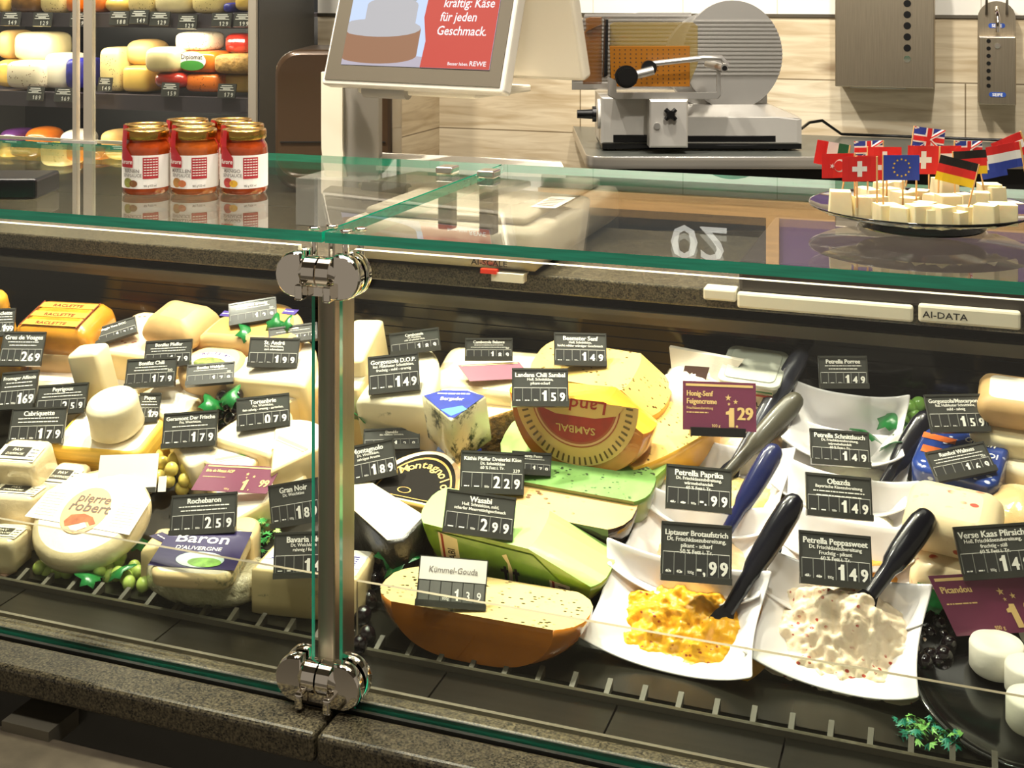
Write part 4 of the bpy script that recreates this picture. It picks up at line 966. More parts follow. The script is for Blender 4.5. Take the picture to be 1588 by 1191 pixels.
# ---- price signs
def sign(px, py, wp, hp, hs, title, subs, digits, lbl, rot=0, tilt=28, roll=0, style='dark', num=None, skew=0, slots=True, td=None):
    th_ = R(roll)
    bx, by = px+math.sin(th_)*hp/2*0, py+hp/2
    p = on(bx, by, hs/math.cos(AS))
    if p.y < DY0: p = on(bx, by, hs)
    d = dep(p); e = (py-HY)/F; a = R(tilt); w = wp*d/F; h = hp*d/F/(math.cos(a)+math.sin(a)*e)
    t = thing('price_sign', p)
    M = Matrix.Rotation(TH+R(rot), 4, 'Z') @ Matrix.Rotation(PI/2-a, 4, 'X') @ Matrix.Rotation(th_, 4, 'Z')
    t.rotation_euler = M.to_euler()      # local: x right, y up the panel, z out of it
    if style == 'dark':
        b = MB(); b.box(-w/2, w/2, 0, h, -.0025, .0, m=0)
        b.box(-w/2-.001, w/2+.001, -.001, .0065, -.004, .0055, m=1); b.box(-w/2-.001, w/2+.001, h-.002, h+.001, -.003, .0012, m=1)
        b.box(-w/2-.001, -w/2+.0008, 0, h, -.003, .0012, m=1); b.box(w/2-.0008, w/2+.001, 0, h, -.003, .0012, m=1)
        b.build('holder', [SIGN, SIGNF], t)
        b = MB(); cw = w*.96/6; y0, y1 = h*.10, h*.47
        for i in range(6):
            x0 = -w*.48+i*cw; b.box(x0+.0006, x0+cw-.0006, y0, y1, 0, .0007)
        b.build('price_slots', SLOT, t)
        b = MB(); [b.box(-w*.48+i*cw-.0004, -w*.48+i*cw+.0004, y0, y1+.001, .0003, .0009, m=0) for i in range(7)]; b.build('slot_dividers', mat('divider_grey', '#8f908a', .4), t)
        b = MB(); ts = min(h*.19, w*.92/max(.1, sum(GL[c][2] for c in title)+.01)) if title else 0
        if title: b.text(title, 0, h*.80-ts*.1, ts, .0006, 0, bold=.05)
        for i, sline in enumerate(subs):
            ss = min(h*.105, w*.9/max(.1, sum(GL[c][2] for c in sline))) if sline else 0
            if sline: b.text(sline, 0, h*(.685-i*.105), ss, .0006, 0, bold=.03)
            else: scrib(b, 0, h*(.69-i*.10), w*random.uniform(.6, .85), h*.05, 0, .0006)
        b.box(-w*.48, w*.48, h*.485, h*.495, .0004, .0007)
        if num: b.text(num, w*.44, h*.52, h*.12, .0006, 0, 'r')
        ds = h*.38
        if digits[0] == '-': b.text('-,', -w*.48+cw*3.45, y0+h*.02, ds, .0012, 0, sx=.9)
        else: b.text(digits[0], -w*.48+cw*3.5, y0+h*.02, ds*1.12, .0012, 0, sx=.85, bold=.05)
        for k, c in enumerate(digits[1:]): b.text(c, -w*.48+cw*(4.5+k), y0+h*.03, ds*.88, .0012, 0, sx=.9, bold=.06)
        b.text('100g', -w*.48+cw*2.5, y0+h*.03, h*.075, .0012, 0, sx=.9)
        for k in (0, 1): scrib(b, -w*.48+cw*(k+.5), y0+h*.04, cw*.5, h*.05, 0, .0012)
        if td: b.text('17.', -w*.48+cw*.5, y0+h*.03, h*.08, .0012, 0); b.text('12.', -w*.48+cw*1.5, y0+h*.03, h*.08, .0012, 0)
        b.build('lettering', INK, t)
        b = MB(); L2 = h*.72; b.add([(-w*.38, h*.96, -.003), (w*.38, h*.96, -.003), (w*.38, h*.2, -L2*.55), (-w*.38, h*.2, -L2*.55), (-w*.38, h*.96, -.0045), (w*.38, h*.96, -.0045), (w*.38, h*.2, -L2*.55-.0015), (-w*.38, h*.2, -L2*.55-.0015)],
            [(0, 1, 2, 3), (7, 6, 5, 4), (0, 3, 7, 4), (1, 5, 6, 2), (2, 6, 7, 3)]); b.build('stand', SIGNF, t)
    elif style == 'hand':
        b = MB(); b.box(-w/2, w/2, 0, h, -.0025, 0, m=0); b.box(-w/2-.001, w/2+.001, -.001, .0065, -.004, .0055, m=0); b.build('holder', [SIGNF], t)
        b = MB(); b.box(-w*.485, w*.485, h*.52, h*.98, 0, .0008); b.build('paper_strip', WHITE, t)
        b = MB(); cw = w*.96/6
        for i in range(6): b.box(-w*.48+i*cw+.0006, -w*.48+(i+1)*cw-.0006, h*.1, h*.5, 0, .0007)
        b.build('price_slots', mat('clear_slot', '#6f706c', .2, coat=.8), t)
        b = MB(); b.text(title, 0, h*.68, h*.17, .0013, 0, shear=.1)
        b.build('handwriting', mat('pencil', '#7d7772', .7), t)
        b = MB(); b.text(digits[0], -w*.48+cw*3.5, h*.14, h*.33, .0012, 0, sx=.85)
        for k, c in enumerate(digits[1:]): b.text(c, -w*.48+cw*(4.5+k), h*.16, h*.25, .0012, 0, sx=.85)
        b.text('100g', -w*.48+cw*2.5, h*.14, h*.08, .0012, 0); b.build('lettering', INK, t)
    elif style == 'blank':
        b = MB(); b.box(-w/2, w/2, 0, h, -.002, 0); b.box(-w/2, w/2, -.001, .006, -.003, .005, m=1); b.build('holder', [mat('blank_white_card', '#f6f4f2', .25, coat=.6), SIGNF], t)
        b = MB(); b.box(w/2+.002, w/2+.014, 0, h*.4, -.006, -.004); b.build('stand', WHITE, t)
    elif style in ('promo', 'promo_flat'):
        PU = mat('promo_purple', '#74324f', .4, coat=.3); PY = mat('promo_yellow', '#e7c583', .5)
        sk = lambda x, y, z: (x+skew*(y-h/2), y, z)
        b = MB(); b.add([sk(-w/2, 0, 0), sk(w/2, 0, 0), sk(w/2, h, 0), sk(-w/2, h, 0), sk(-w/2, 0, -.0012), sk(w/2, 0, -.0012), sk(w/2, h, -.0012), sk(-w/2, h, -.0012)],
            [(0, 1, 2, 3), (7, 6, 5, 4), (0, 4, 5, 1), (1, 5, 6, 2), (2, 6, 7, 3), (3, 7, 4, 0)]); b.build('card', PU, t)
        b = MB()
        b.add([(-w*.46, h*.90, .0004), (w*.46, h*.90, .0004), (w*.46, h*.95, .0004), (-w*.46, h*.95, .0004)], [(0, 1, 2, 3)], fn=sk)
        if title:
            for i, sline in enumerate(title.split('|')): b.text(sline, -w*.45, h*(.70-.16*i), h*.155, .0004, 0, 'l', sk, .82 if len(sline) > 9 else 1, bold=.05)
            yb_ = .70-.16*(len(title.split('|'))-1)
            if subs: b.text(subs[0], -w*.45, h*(yb_-.11), h*.075, .0004, 0, 'l', sk, .85)
            scrib(b, -w*.45, h*(yb_-.19), w*.3, h*.04, 0, .0004, sk, 'l')
            for sx_, sy_2, r_ in ((.12, .68, .055), (.22, .60, .045), (.13, .55, .03)):
                b.poly([(w*sx_+h*r_*(1.3 if i % 2 == 0 else .5)*math.cos(PI*i/5+PI/2), h*sy_2+h*r_*(1.3 if i % 2 == 0 else .5)*math.sin(PI*i/5+PI/2)) for i in range(10)], .0004, 0, sk)
        if digits:
            b.text(digits[0], w*.15, h*.08, h*.56, .0006, 0, 'c', sk, .9, bold=.06); b.text('.', w*.235, h*.08, h*.36, .0006, 0, 'c', sk); b.text(digits[1:], w*.46, h*.24, h*.36, .0006, 0, 'r', sk, .95, bold=.07)
            b.text('100 g', -w*.05, h*.07, h*.09, .0006, 0, 'c', sk)
        b.build('lettering', PY, t)
        if style == 'promo':
            b = MB(); b.box(-w*.4, w*.35, -.008, .004, -.012, .004); b.build('holder_foot', BLACK, t)
    return tag(t, lbl, 'price sign')

# ---------------------------------------------------------------- right bay: wheels
def lab_kuemmel(*a): pass
halfwheel('half_round_cheese', 752, 925, .064, 338, .104, CAR, AMB, 'caraway cheese half wheel with amber rind, frontmost beside the steel post', rimr=.5, tx=0)
def wf(q, Rx, h, y, s):
    fn = lambda u, v, z: (u, y-z-.0006, v)
    q.add([(-Rx*.80, h*.16, 0), (Rx*.82, h*.10, 0), (Rx*.78, h*.42, 0), (Rx*.35, h*.92, 0), (-Rx*.84, h*.92, 0)], [(0, 1, 2, 3, 4)], m=1, fn=fn)
    for sx_, w_ in ((-1, .15), (1, .15)):
        x0 = -Rx*.82 if sx_ < 0 else Rx*.52; z1 = .93 if sx_ < 0 else .58
        q.add([(x0, h*.1, .0003), (x0+Rx*.24, h*.1, .0003), (x0+Rx*.24, h*z1*.95, .0003), (x0, h*z1, .0003)], [(0, 1, 2, 3)], m=2, fn=fn)
        q.add([(x0+Rx*.03, h*.1, .0006), (x0+Rx*.06, h*.1, .0006), (x0+Rx*.06, h*z1*.97, .0006), (x0+Rx*.03, h*z1, .0006)], [(0, 1, 2, 3)], m=3, fn=fn)
        q.text('WASABI', 0, 0, .016, .0006, 4, 'c', lambda x, yy, z: fn(x0+Rx*.19-yy, h*z1*.5+x, z), .8)
    for cx_ in (-.42, -.3, .30, .40):
        for k in range(5):
            a = R(60+k*22); q.add([(Rx*cx_, h*.3, .0004), (Rx*cx_+.020*math.cos(a)-.001, h*.3+.020*math.sin(a), .0004), (Rx*cx_+.0015+.012*math.cos(a), h*.3+.012*math.sin(a), .0004)], [(0, 1, 2)], m=5, fn=fn)
    # torii-like stand and crane
    for X in (-.03, .10): q.add([(Rx*X, h*.12, .0006), (Rx*X+.004, h*.12, .0006), (Rx*X+.004, h*.62, .0006), (Rx*X, h*.62, .0006)], [(0, 1, 2, 3)], m=4, fn=fn)
    q.add([(Rx*-.07, h*.52, .0007), (Rx*.16, h*.52, .0007), (Rx*.16, h*.57, .0007), (Rx*-.07, h*.57, .0007)], [(0, 1, 2, 3)], m=4, fn=fn)
    q.add([(Rx*.02, h*.2, .0009), (Rx*.06, h*.2, .0009), (Rx*.08, h*.6, .0009), (Rx*.03, h*.84, .0009), (Rx*-.03, h*.80, .0009), (Rx*.03, h*.68, .0009)], [(0, 1, 2, 3, 4, 5)], m=2, fn=fn)
wf.mats = [LBL, mat('bamboo_green', '#6f9c3a', .4, coat=.6, var=.35, vs=20), mat('label_cream', '#ded4b2', .5), mat('label_stripe_red', '#8f2a1c', .5), DINK, mat('bamboo_dark', '#3f6a24', .5)]
halfwheel('half_round_cheese', 798, 812, .100, 312, .074, GRN, GRS, 'pale green half wheel with a bamboo printed label, behind the caraway wheel', rz=-6, facets=[(-1, 0), (.30, 0), (1, -.38)], face=wf, rimr=.25)
halfwheel('half_round_cheese', 832, 762, .088, 322, .092, ORT, DRK, 'orange-cream half wheel with glossy dark brown pepper rind', rz=-3, rimr=.4)
halfwheel('half_round_cheese', 905, 735, .095, 226, .072, PES, mat('pesto_rind', '#5d7a34', .3, coat=1, var=.4, vs=20), 'green half wheel flecked with herbs behind the dark-rinded one', rz=-3, rimr=.4)
halfwheel('half_round_cheese', 908, 690, .085, 268, .12, GRN, mat('olive_green_rind', '#6f9a22', .3, coat=.9), 'olive green half wheel lying under the orange labelled wheel', rz=-2, rimr=.5)
def sf(q, Rx, h, y, s):
    fn = lambda u, v, z: (u, y-z-.0006, v); C_ = h*.98
    def hd(r, m, z, k=.93, n=26):
        q.poly([(r*math.cos(PI+PI*i/n), C_+r*k*(h/Rx)*math.sin(PI+PI*i/n)) for i in range(n+1)], z, m, fn)
    hd(Rx*.94, 1, 0); hd(Rx*.68, 2, .0003); hd(Rx*.66, 3, .0005); hd(Rx*.63, 2, .0007)
    hd(Rx*.60, 4, .0009)
    q.add([(-Rx*.74, C_, .0012), (Rx*.74, C_, .0012), (Rx*.62, C_-h*.14, .0012), (Rx*.3, C_-h*.21, .0012), (-Rx*.3, C_-h*.21, .0012), (-Rx*.62, C_-h*.12, .0012)], [(5, 4, 3, 2, 1, 0)], m=1, fn=fn)
    up = lambda u, v, z: fn(-u, C_-v, z)
    q.text('SAMBAL', 0, h*.34, .0150, .0018, 1, 'c', up, 1.1); q.text('Landana', 0, h*-.02, .026, .0018, 4, 'c', up, 1.15, .15)
    for i in range(30):
        a = PI+PI*(i+.5)/30; r1, r2 = Rx*.76, Rx*.86
        q.add([(r1*math.cos(a), C_+r1*(h/Rx)*math.sin(a), .0004), (r2*math.cos(a), C_+r2*(h/Rx)*math.sin(a), .0004), (r2*math.cos(a+.035), C_+r2*(h/Rx)*math.sin(a+.035), .0004), (r1*math.cos(a+.035), C_+r1*(h/Rx)*math.sin(a+.035), .0004)], [(0, 1, 2, 3)], m=5, fn=fn)
sf.mats = [LBL, mat('label_straw', '#dcb469', .4, coat=.5), mat('ring_copper', '#a8502c', .4), mat('ring_pale', '#e0b080', .4), mat('label_brick_red', '#a8281c', .4, var=.2, vs=60), mat('label_olive_text', '#6a5226', .5)]
halfwheel('half_round_cheese', 893, 622, .185, 236, .060, YEL, AMB, 'deep yellow half wheel with a large round red label upside down', hb=.075, rz=-2, tx=-16, facets=[(-1, -.05), (.42, .0), (1, -.35)], face=sf, rimr=.2)
halfwheel('half_round_cheese', 930, 568, .150, 216, .095, YTOP, YEL, 'yellow mustard seed half wheel at the back of the right bay', hb=.02, rz=-5, facets=[(-1, 0), (.55, 0), (1, -.3)], rimr=.3)
halfwheel('half_round_cheese', 1010, 655, .10, 150, .16, YTOP, YEL, 'mustard seed yellow wheel showing only behind the left bowls', hb=0, rz=-40, rimr=.3)

# ---------------------------------------------------------------- right bay: soft and blue cheeses
cheese('cheese_wedge', 556, 526, .170, R_(50, .12), PAT, BRIE, 'tall cream slab with white rind just right of the steel post', rz=8)
cheese('cheese_wedge', 545, 585, .140, R_(50, .06), PAT, BRIE, 'lower cream slab half hidden behind the steel post', rz=5)
cheese('cheese_block', 632, 578, .135, hf(118, .15), mat('gorgonzola_rind', '#eadfbd', .5, veins=(18, '#6a7050', .64)), mat('gorgonzola_top', '#efe6c8', .5, veins=(16, '#6a7458', .64)), 'big white blue-veined block left of the wedge with a blue label', rz=4, bev=.008)
cheese('cheese_wedge', 768, 572, .120, R_(190, .115), WRPF, mat('rind_cream', '#eadbae', .45, coat=.6, var=.1, vs=14), 'wide cream wedge in film carrying the flat purple card', rz=2, bev=.01)
cheese('cheese_wedge', 730, 618, .095, wd(185, .17, .1), HAY, PAT, 'hay-crusted cream wedge under the blue labelled one', rz=-20, bev=.003)
def bl_dec(q, h, s):
    q.poly([(-48*s, .020), (4*s, -.028), (14*s, -.030), (50*s, .022), (20*s, .034), (-20*s, .034)], h+.0006, 0)
    q.poly([(-12*s, -.012), (8*s, -.026), (30*s, -.010), (20*s, -.002)], h+.0009, 2)
    q.text('Bergader', .0, .010, .011, h+.0012, 1, 'c', None, .9); scrib(q, 0, .024, .05, .005, 1, h+.0012)
cheese('cheese_wedge', 698, 628, .165, lambda s: [(-52*s, .022), (10*s, -.036), (52*s, .022), (20*s, .040), (-20*s, .040)], BLV, BLV, 'blue-veined wedge with a royal blue paper label', hb=.085, rz=8, bev=.003, dec=[('paper_label', [BLP, INK, mat('label_sky', '#4f8fd0', .4)], bl_dec)])
def mon_dec(q, h, s):
    w = 160*s/2
    q.poly(arc(0, -.058, w*.86, .105, 4, 176, 26), h+.0006, 0); q.poly(arc(0, -.058, w*.80, .097, 6, 174, 26), h+.0009, 1); q.poly(arc(0, -.058, w*.77, .093, 7, 173, 26), h+.0011, 0)
    n = 'Montagnolo'; 
    for i, c in enumerate(n):
        a = R(128-i*10.5); cx_, cy_ = w*.60*math.cos(a), -.058+.073*math.sin(a)
        ca, sa = math.cos(a-PI/2), math.sin(a-PI/2); q.text(c, 0, 0, .021, 0, 2, 'c', lambda x, y, z: (cx_+x*ca-y*sa, cy_+x*sa+y*ca, h+.0014))
    q.poly(ellp(-.012, -.035, .011, .006, 18), h+.0014, 1); q.poly(ellp(-.012, -.035, .009, .005, 18), h+.0016, 0)
cheese('round_cheese', 655, 738, .088, hf(168, .115), mat('golden_paste', '#dcb060', .4, coat=.4, var=.15, vs=16), BRIE, 'half brie wheel with a black and gold printed top label', rz=-4, bev=.004, dec=[('paper_label', [mat('label_black', '#120d08', .75, spec=.2), GLDP, mat('label_gold_text', '#e8c36a', .4)], mon_dec)])
cheese('cheese_wedge', 592, 785, .095, lambda s: [(-.085, -.02), (.06, -.045), (.075, -.03), (.07, .022), (-.075, .030), (-.09, .02)], ASH, mat('pale_cut', '#ece0bb', .5, sss=.1, var=.06), 'long pale wedge with ash-black rind, right of the steel post', rz=-22, bev=.003)
cheese('cheese_packet', 655, 690, .050, Rs(185, .09), BLP, mat('blue_white_foil', '#7f96c8', .3, coat=.6, var=.5, vs=30), 'blue foil packet under the blue labelled wedge', rz=0)
def bav(q, h, s):
    q.poly([(-.07, -.01), (.07, -.016), (.07, .022), (-.068, .020)], h+.0006, 0)
    for i in range(5): scrib(q, 0, -.008+i*.006, .12, .004, 1, h+.001)
def bavr(q, h, s):
    pass
cheese('cheese_block', 488, 868, .062, Rs(170, .085), BLM, WRP, 'square blue cheese block in the front row behind the steel post', rz=8, bev=.003, dec=[('paper_label', [mat('label_pale_blue', '#c9d2ea', .4, coat=.5), PURP], bav)])
# garlic-like wrapped cheese and robiola tubs
loc, M, s = put(1070, 575, .13, .03, -10)
t = thing('wrapped_cheese', loc, rot=M)
b = MB(); b.ell((0, 0, .045), .058, .05, .045, 24, 2.6, wob=.06); b.add([(-.03, 0, .05), (.03, -.01, .05), (.075, .03, .115), (-.05, .04, .105), (-.028, .006, .05), (.03, -.004, .05), (.075, .036, .115), (-.05, .046, .105)], [(0, 1, 2, 3), (7, 6, 5, 4), (0, 4, 5, 1), (1, 5, 6, 2), (2, 6, 7, 3), (3, 7, 4, 0)])
b.build('paper_bag', mat('frosted_wrap', '#e0d8c8', .25, coat=.8, bump=.5, bs=24), t)
b = MB(); b.add([(-.016, -.004, .075), (.024, -.008, .082), (.028, .012, .105), (-.014, .014, .097)], [(0, 1, 2, 3)], m=0); b.build('tag_label', [mat('label_brown', '#3a211a', .5)], t)
tag(t, 'small cheese in frosted paper with a brown tag, behind the pink price sign', 'cheese')
for k, (py, hs, lb) in enumerate(((652, .045, 'lower transparent tub of soft cheese, under its twin'), (566, .135, 'upper transparent tub of soft cheese behind the left spatula'))):
    loc, M, s = put(1168, 556 if k else 618, hs+.012, hs-.055 if k else 0, -4); w = 88*s; t = thing('cheese_tub', loc, rot=M); zz = .052 if k else .045
    b = MB(); b.prism(rr(w, .085, .012, 5), 0, zz-.004, .004, .84, m=0); b.build('tub', mat('tub_plastic', '#d9dcc6', .2, coat=1, var=.08), t)
    b = MB(); b.prism(rr(w*1.10, .093, .014, 5), zz-.004, zz+.002, .001); b.prism(rr(w*.9, .075, .01, 5), zz+.002, zz+.004, .001); b.build('lid', mat('lid_clear', '#cfd2c4', .1, coat=1, alpha=.75), t)
    b = MB(); fn = lambda x, y, z: (x, -.0425+.002-z-.0022+(zz-y)*.09, y)
    b.poly([(-w*.40, .006), (w*.40, .006), (w*.43, zz-.010), (-w*.43, zz-.010)], 0, 0, fn); b.box(-w*.42, -w*.15, -.0432, -.0426, zz-.020, zz-.017, m=1); b.box(w*.12, w*.42, -.0432, -.0426, zz-.020, zz-.017, m=2)
    b.text('ROBIOLA', 0, .011, .012, .001, 3, 'c', fn, .9); b.text('Bella', 0, .022, .008, .001, 3, 'c', fn); b.box(-w*.42, w*.42, -.0430, -.0424, zz-.013, zz-.0108, m=1)
    b.build('label', [mat('label_greenish', '#e6e4c8', .4), mat('stripe_green', '#4f9a5a', .4), mat('stripe_red', '#c8483c', .4), DINK], t)
    tag(t, lb, 'tub')

# ---------------------------------------------------------------- bowls
PORC = mat('porcelain', '#f0ecee', .15, coat=.8, sss=.0)
def bowl(px, py, h, wpx, D, lbl, rz=0, tilt=8, hb=.0, spread=None):
    loc, M, s = put(px, py, h, hb, rz, tilt); w = wpx*s/2; d_ = D/2; hh_ = h-hb; n = 20
    def srf(u, v, off=0.0):
        m_ = max(abs(u), abs(v)); X = u*w*(1-.10*(1-v*v)*abs(u)**2); Y = v*d_*(1+.05*(1-u*u)*abs(v)**2 if v < 0 else 1-.10*(1-u*u)*abs(v)**2)
        rim = hh_*(.78+.30*(u*u*v*v)**1.3+(.16 if v > 0 else -.30)*(abs(v)**3)*(1-.75*u*u)+.0)
        f = max(0, (m_-.48)/.52); fs = f**1.25
        sh = .60+.40*min(1, f**.6*1.0) if f > 0 else .60
        k = (.62+.38*fs**.8) if m_ > .48 else .62*1.0
        q = m_/.48 if m_ < .48 else 1
        return Vector((X*k if m_ >= .48 else X*.62, Y*k if m_ >= .48 else Y*.62, .004+rim*fs))
    b = MB(); vs = []; fs = []
    for j in range(n+1):
        for i in range(n+1):
            vs.append(tuple(srf(-1+2*i/n, -1+2*j/n)))
    for j in range(n):
        for i in range(n): fs.append((j*(n+1)+i, j*(n+1)+i+1, (j+1)*(n+1)+i+1, (j+1)*(n+1)+i))
    b.add(vs, fs, True); o = b.build('serving_bowl', PORC, loc=loc, rot=M)
    m_ = o.modifiers.new('thick', 'SOLIDIFY'); m_.thickness = .004; m_.offset = -1
    q = o.modifiers.new('sub', 'SUBSURF'); q.levels = 1; q.render_levels = 1
    tag(o, lbl, 'bowl')
    if spread:
        mtl, nm, sl, amp, rad, pk, cu, cv = spread
        b = MB(); n2 = 84; vs = []; seed = random.uniform(0, 99)
        rx, ry = w*rad*1.02, d_*rad*1.0
        for j in range(n2+1):
            for i in range(n2+1):
                u, v = -1+2*i/n2, -1+2*j/n2; uu = u*math.sqrt(1-v*v*.42); vv = v*math.sqrt(1-u*u*.42); r2 = min(1, (uu*uu+vv*vv)**.5)
                X, Y = uu*rx+cu*w, vv*ry+cv*d_
                P_ = Vector((X*48+seed, Y*48, seed)); nz = NZ.fractal(P_, 1.0, 2.2, 5)+.5*abs(NZ.noise(P_*1.7))
                env = max(0, 1-r2**3.2)
                hz = env*(hh_*.34+pk*math.exp(-((u-.1)**2*2.2+(v-.25)**2*3.4)))+amp*nz*min(1, env*2)+.006+r2**6*.010
                vs.append((X, Y, hz))
        fs = []
        for j in range(n2):
            for i in range(n2): fs.append((j*(n2+1)+i, j*(n2+1)+i+1, (j+1)*(n2+1)+i+1, (j+1)*(n2+1)+i))
        b.add(vs, fs, True); o2 = b.build(nm, mtl, loc=loc, rot=M)
        tag(o2, sl, 'cheese spread')
    return loc, M, w, d_, s
SPY = mat('orange_yellow_spread', '#f7b526', .35, coat=.35, sss=.1, var=.12, vs=30, specks=(95, '#a8481a', .2), bump=.4, bs=90)
SPP = mat('pink_flecked_spread', '#f8e4c6', .45, coat=.15, sss=.1, var=.1, vs=26, specks=(85, '#b8402c', .22), bump=.4, bs=80)
SPB = mat('pale_yellow_spread', '#f1d88e', .4, coat=.2, sss=.1, var=.1, vs=30, specks=(60, '#b08030', .14), bump=.4, bs=90)
SPC = mat('beige_spread', '#edcda0', .4, coat=.2, sss=.1, var=.12, vs=40, bump=.5, bs=90)
SPW = mat('white_herb_spread', '#efecd8', .35, coat=.2, sss=.1, specks=(40, '#8a9a60', .12), bump=.3, bs=60)
SPO = mat('orange_pepper_spread', '#f2b04a', .35, coat=.3, sss=.1, specks=(40, '#8a4a1c', .16), bump=.4, bs=80)
bowl(1052, 924, .060, 272, .136, 'white porcelain bowl of orange-yellow spread, front left', rz=-4, tilt=14, spread=(SPY, 'cheese_spread', 'orange-yellow paprika cream in the front left bowl', .011, 1.02, .016, .05, -.0))
bowl(1303, 946, .060, 262, .140, 'white porcelain bowl heaped with pinkish spread, front right', rz=-6, tilt=14, spread=(SPP, 'cheese_spread', 'pinkish flecked cream heaped in the front right bowl', .013, 1.12, .050, .0, .05))
bowl(1080, 832, .068, 235, .150, 'bowl of beige spread behind the orange-yellow one', rz=-4, tilt=2, spread=(SPC, 'cheese_spread', 'beige cream behind the black and white sign in the left bowls', .004, .9, .012, .0, .0))
bowl(1318, 866, .062, 235, .150, 'bowl of orange spread directly behind the pinkish one', rz=-4, tilt=4, spread=(SPO, 'cheese_spread', 'orange pepper cream half hidden in the second right bowl', .004, .95, .006, .0, .0))
bowl(1118, 738, .070, 205, .150, 'left bowl of pale yellow spread, third from the front', rz=-4, tilt=2, spread=(SPB, 'cheese_spread', 'pale yellow cream under the blue-handled spatula', .005, .95, .022, .15, .0))
bowl(1315, 788, .068, 215, .140, 'right bowl of white cream, third from the front', rz=-4, tilt=2, spread=(SPW, 'cheese_spread', 'white cream with herbs in the third right bowl', .005, .95, .016, .1, .0))
bowl(1310, 712, .068, 205, .140, 'right bowl of chive cream, fourth from the front', rz=-4, tilt=2, spread=(SPW, 'cheese_spread', 'white chive cream behind the grey sign in the fourth right bowl', .004, .9, .010, .1, .0))
bowl(1314, 640, .102, 182, .105, 'rearmost white bowl on the right, standing tall and empty-looking', rz=-3, tilt=10, hb=.032)
# dark dish of honey mustard cream
loc, M, s = put(1140, 668, .055, 0, -6)
t = thing('black_dish', loc, rot=M); b = MB(); b.lathe([(.05, 0), (.055, .004), (.088, .035), (.092, .038), (.090, .040), (.082, .036), (.05, .010), (0, .010)], 40, m=0); b.build('dish', BLACK, t)
b = MB(); b.lathe([(.090, .0405), (.084, .041), (.080, .038), (.0, .038)], 40, cap0=False); b.build('rim_band', PORC, t)
tag(t, 'round black dish with pale rim under the pink price sign', 'dish')
loc2 = loc+Vector((.02, -.012, .035)); b = MB(); b.ell((0, 0, 0), .05, .04, .018, 20, 2.2, wob=.08); tag(b.build('cheese_spread', SPC, loc=loc2, rot=M), 'pale honey mustard cream in the round black dish', 'cheese spread')
# ---------------------------------------------------------------- spatulas
def spat(p0, p1, h0, dd, mtl, lbl, k=1.0):
    a = on(p0[0], p0[1], h0); d0 = dep(a); c = pd(p1[0], p1[1], d0+dd); ax = (c-a); L_ = ax.length; z = ax.normalized()
    view = (Vector((0, 0, H))-a).normalized(); y = (view-z*view.dot(z)).normalized(); x = y.cross(z)
    t = thing('spatula', a); t.rotation_euler = Matrix((x, y, z)).transposed().to_euler()
    b = MB(); rs = []; n = 16
    for u, wx, wy in ((0, .008, .005), (.12, .0085, .006), (.30, .0095, .0075), (.36, .0125, .0085), (.5, .0145, .0095), (.7, .0155, .010), (.86, .015, .0095), (.95, .012, .008), (.985, .008, .0055), (1, .002, .0015)):
        rs.append([(wx*k*math.cos(2*PI*i/n), wy*k*math.sin(2*PI*i/n), u*L_) for i in range(n)])
    b.rings(rs, True); b.build('handle', mtl, t)
    b = MB(); b.rings([[(q*X, Y, Z) for X, Y in ((-1, -.0012), (1, -.0012), (1, .0012), (-1, .0012))] for Z, q in ((.005, .008), (-.008, .013), (-.020, .015), (-.024, .012))], False); b.build('blade', mtl, t)
    tag(t, lbl, 'spatula')
HB = mat('black_handle', '#12121c', .22, coat=.4); HBL = mat('navy_handle', '#1e2450', .22, coat=.5); HGR = mat('grey_brown_handle', '#4a463a', .35, coat=.2)
spat((1138, 722), (1250, 538), .06, .10, mat('slate_handle', '#33343f', .25, coat=.5), 'slate grey spatula, rearmost handle on the left')
spat((1128, 735), (1241, 612), .06, .06, HGR, 'grey-brown spatula standing in the pale yellow cream', 1.05)
spat((1122, 832), (1206, 690), .05, .05, HBL, 'navy blue spatula in front of the pale yellow cream')
spat((1128, 948), (1238, 768), .047, .05, HB, 'black spatula standing in the front orange-yellow cream', 1.05)
spat((1365, 762), (1440, 640), .05, .05, HB, 'black spatula standing in the white cream beside the leaves')
spat((1350, 922), (1443, 793), .082, .05, HB, 'black spatula standing in the front pinkish cream', 1.08)
# ---------------------------------------------------------------- left bay cheeses
def pv(q, h, s, w=66, d=.05, t1='PAVÉ', t2="D'AFFINOIS"):
    q.poly([(-w*s*.46, -d*.42), (w*s*.46, -d*.42), (w*s*.46, d*.25), (-w*s*.46, d*.25)], h+.0006, 0)
    q.poly([(-w*s*.36, -d*.22), (w*s*.20, -d*.22), (w*s*.20, d*.18), (-w*s*.36, d*.18)], h+.0009, 1)
    q.text(t1, -w*s*.08, d*.0, d*.15, h+.0012, 0, sx=1.1); q.text(t2, -w*s*.08, -d*.16, d*.13, h+.0012, 0, sx=.85, shear=.2)
    q.box(-w*s*.44, w*s*.44, -d*.36, -d*.32, h+.0006, h+.0010, m=1)
    for i in range(3): scrib(q, w*s*.33, -d*.2+i*d*.13, w*s*.16, d*.05, 1, h+.001)
PVM = [mat('label_ivory', '#efe7cc', .5), mat('label_dark_grey', '#33302a', .5)]
PAPR = mat('cream_wrap_paper', '#ecdfc0', .45, coat=.3, bump=.25, bs=18, var=.06, vs=8)
cheese('round_cheese', -6, 478, .175, ro(42), YEL, YEL, 'small deep yellow round cheese cut by the left edge, lower of two', bev=.012)
cheese('round_cheese', -12, 455, .215, ro(40), YEL, YEL, 'small yellow round cheese cut by the left edge, upper of two', hb=.17, bev=.012)
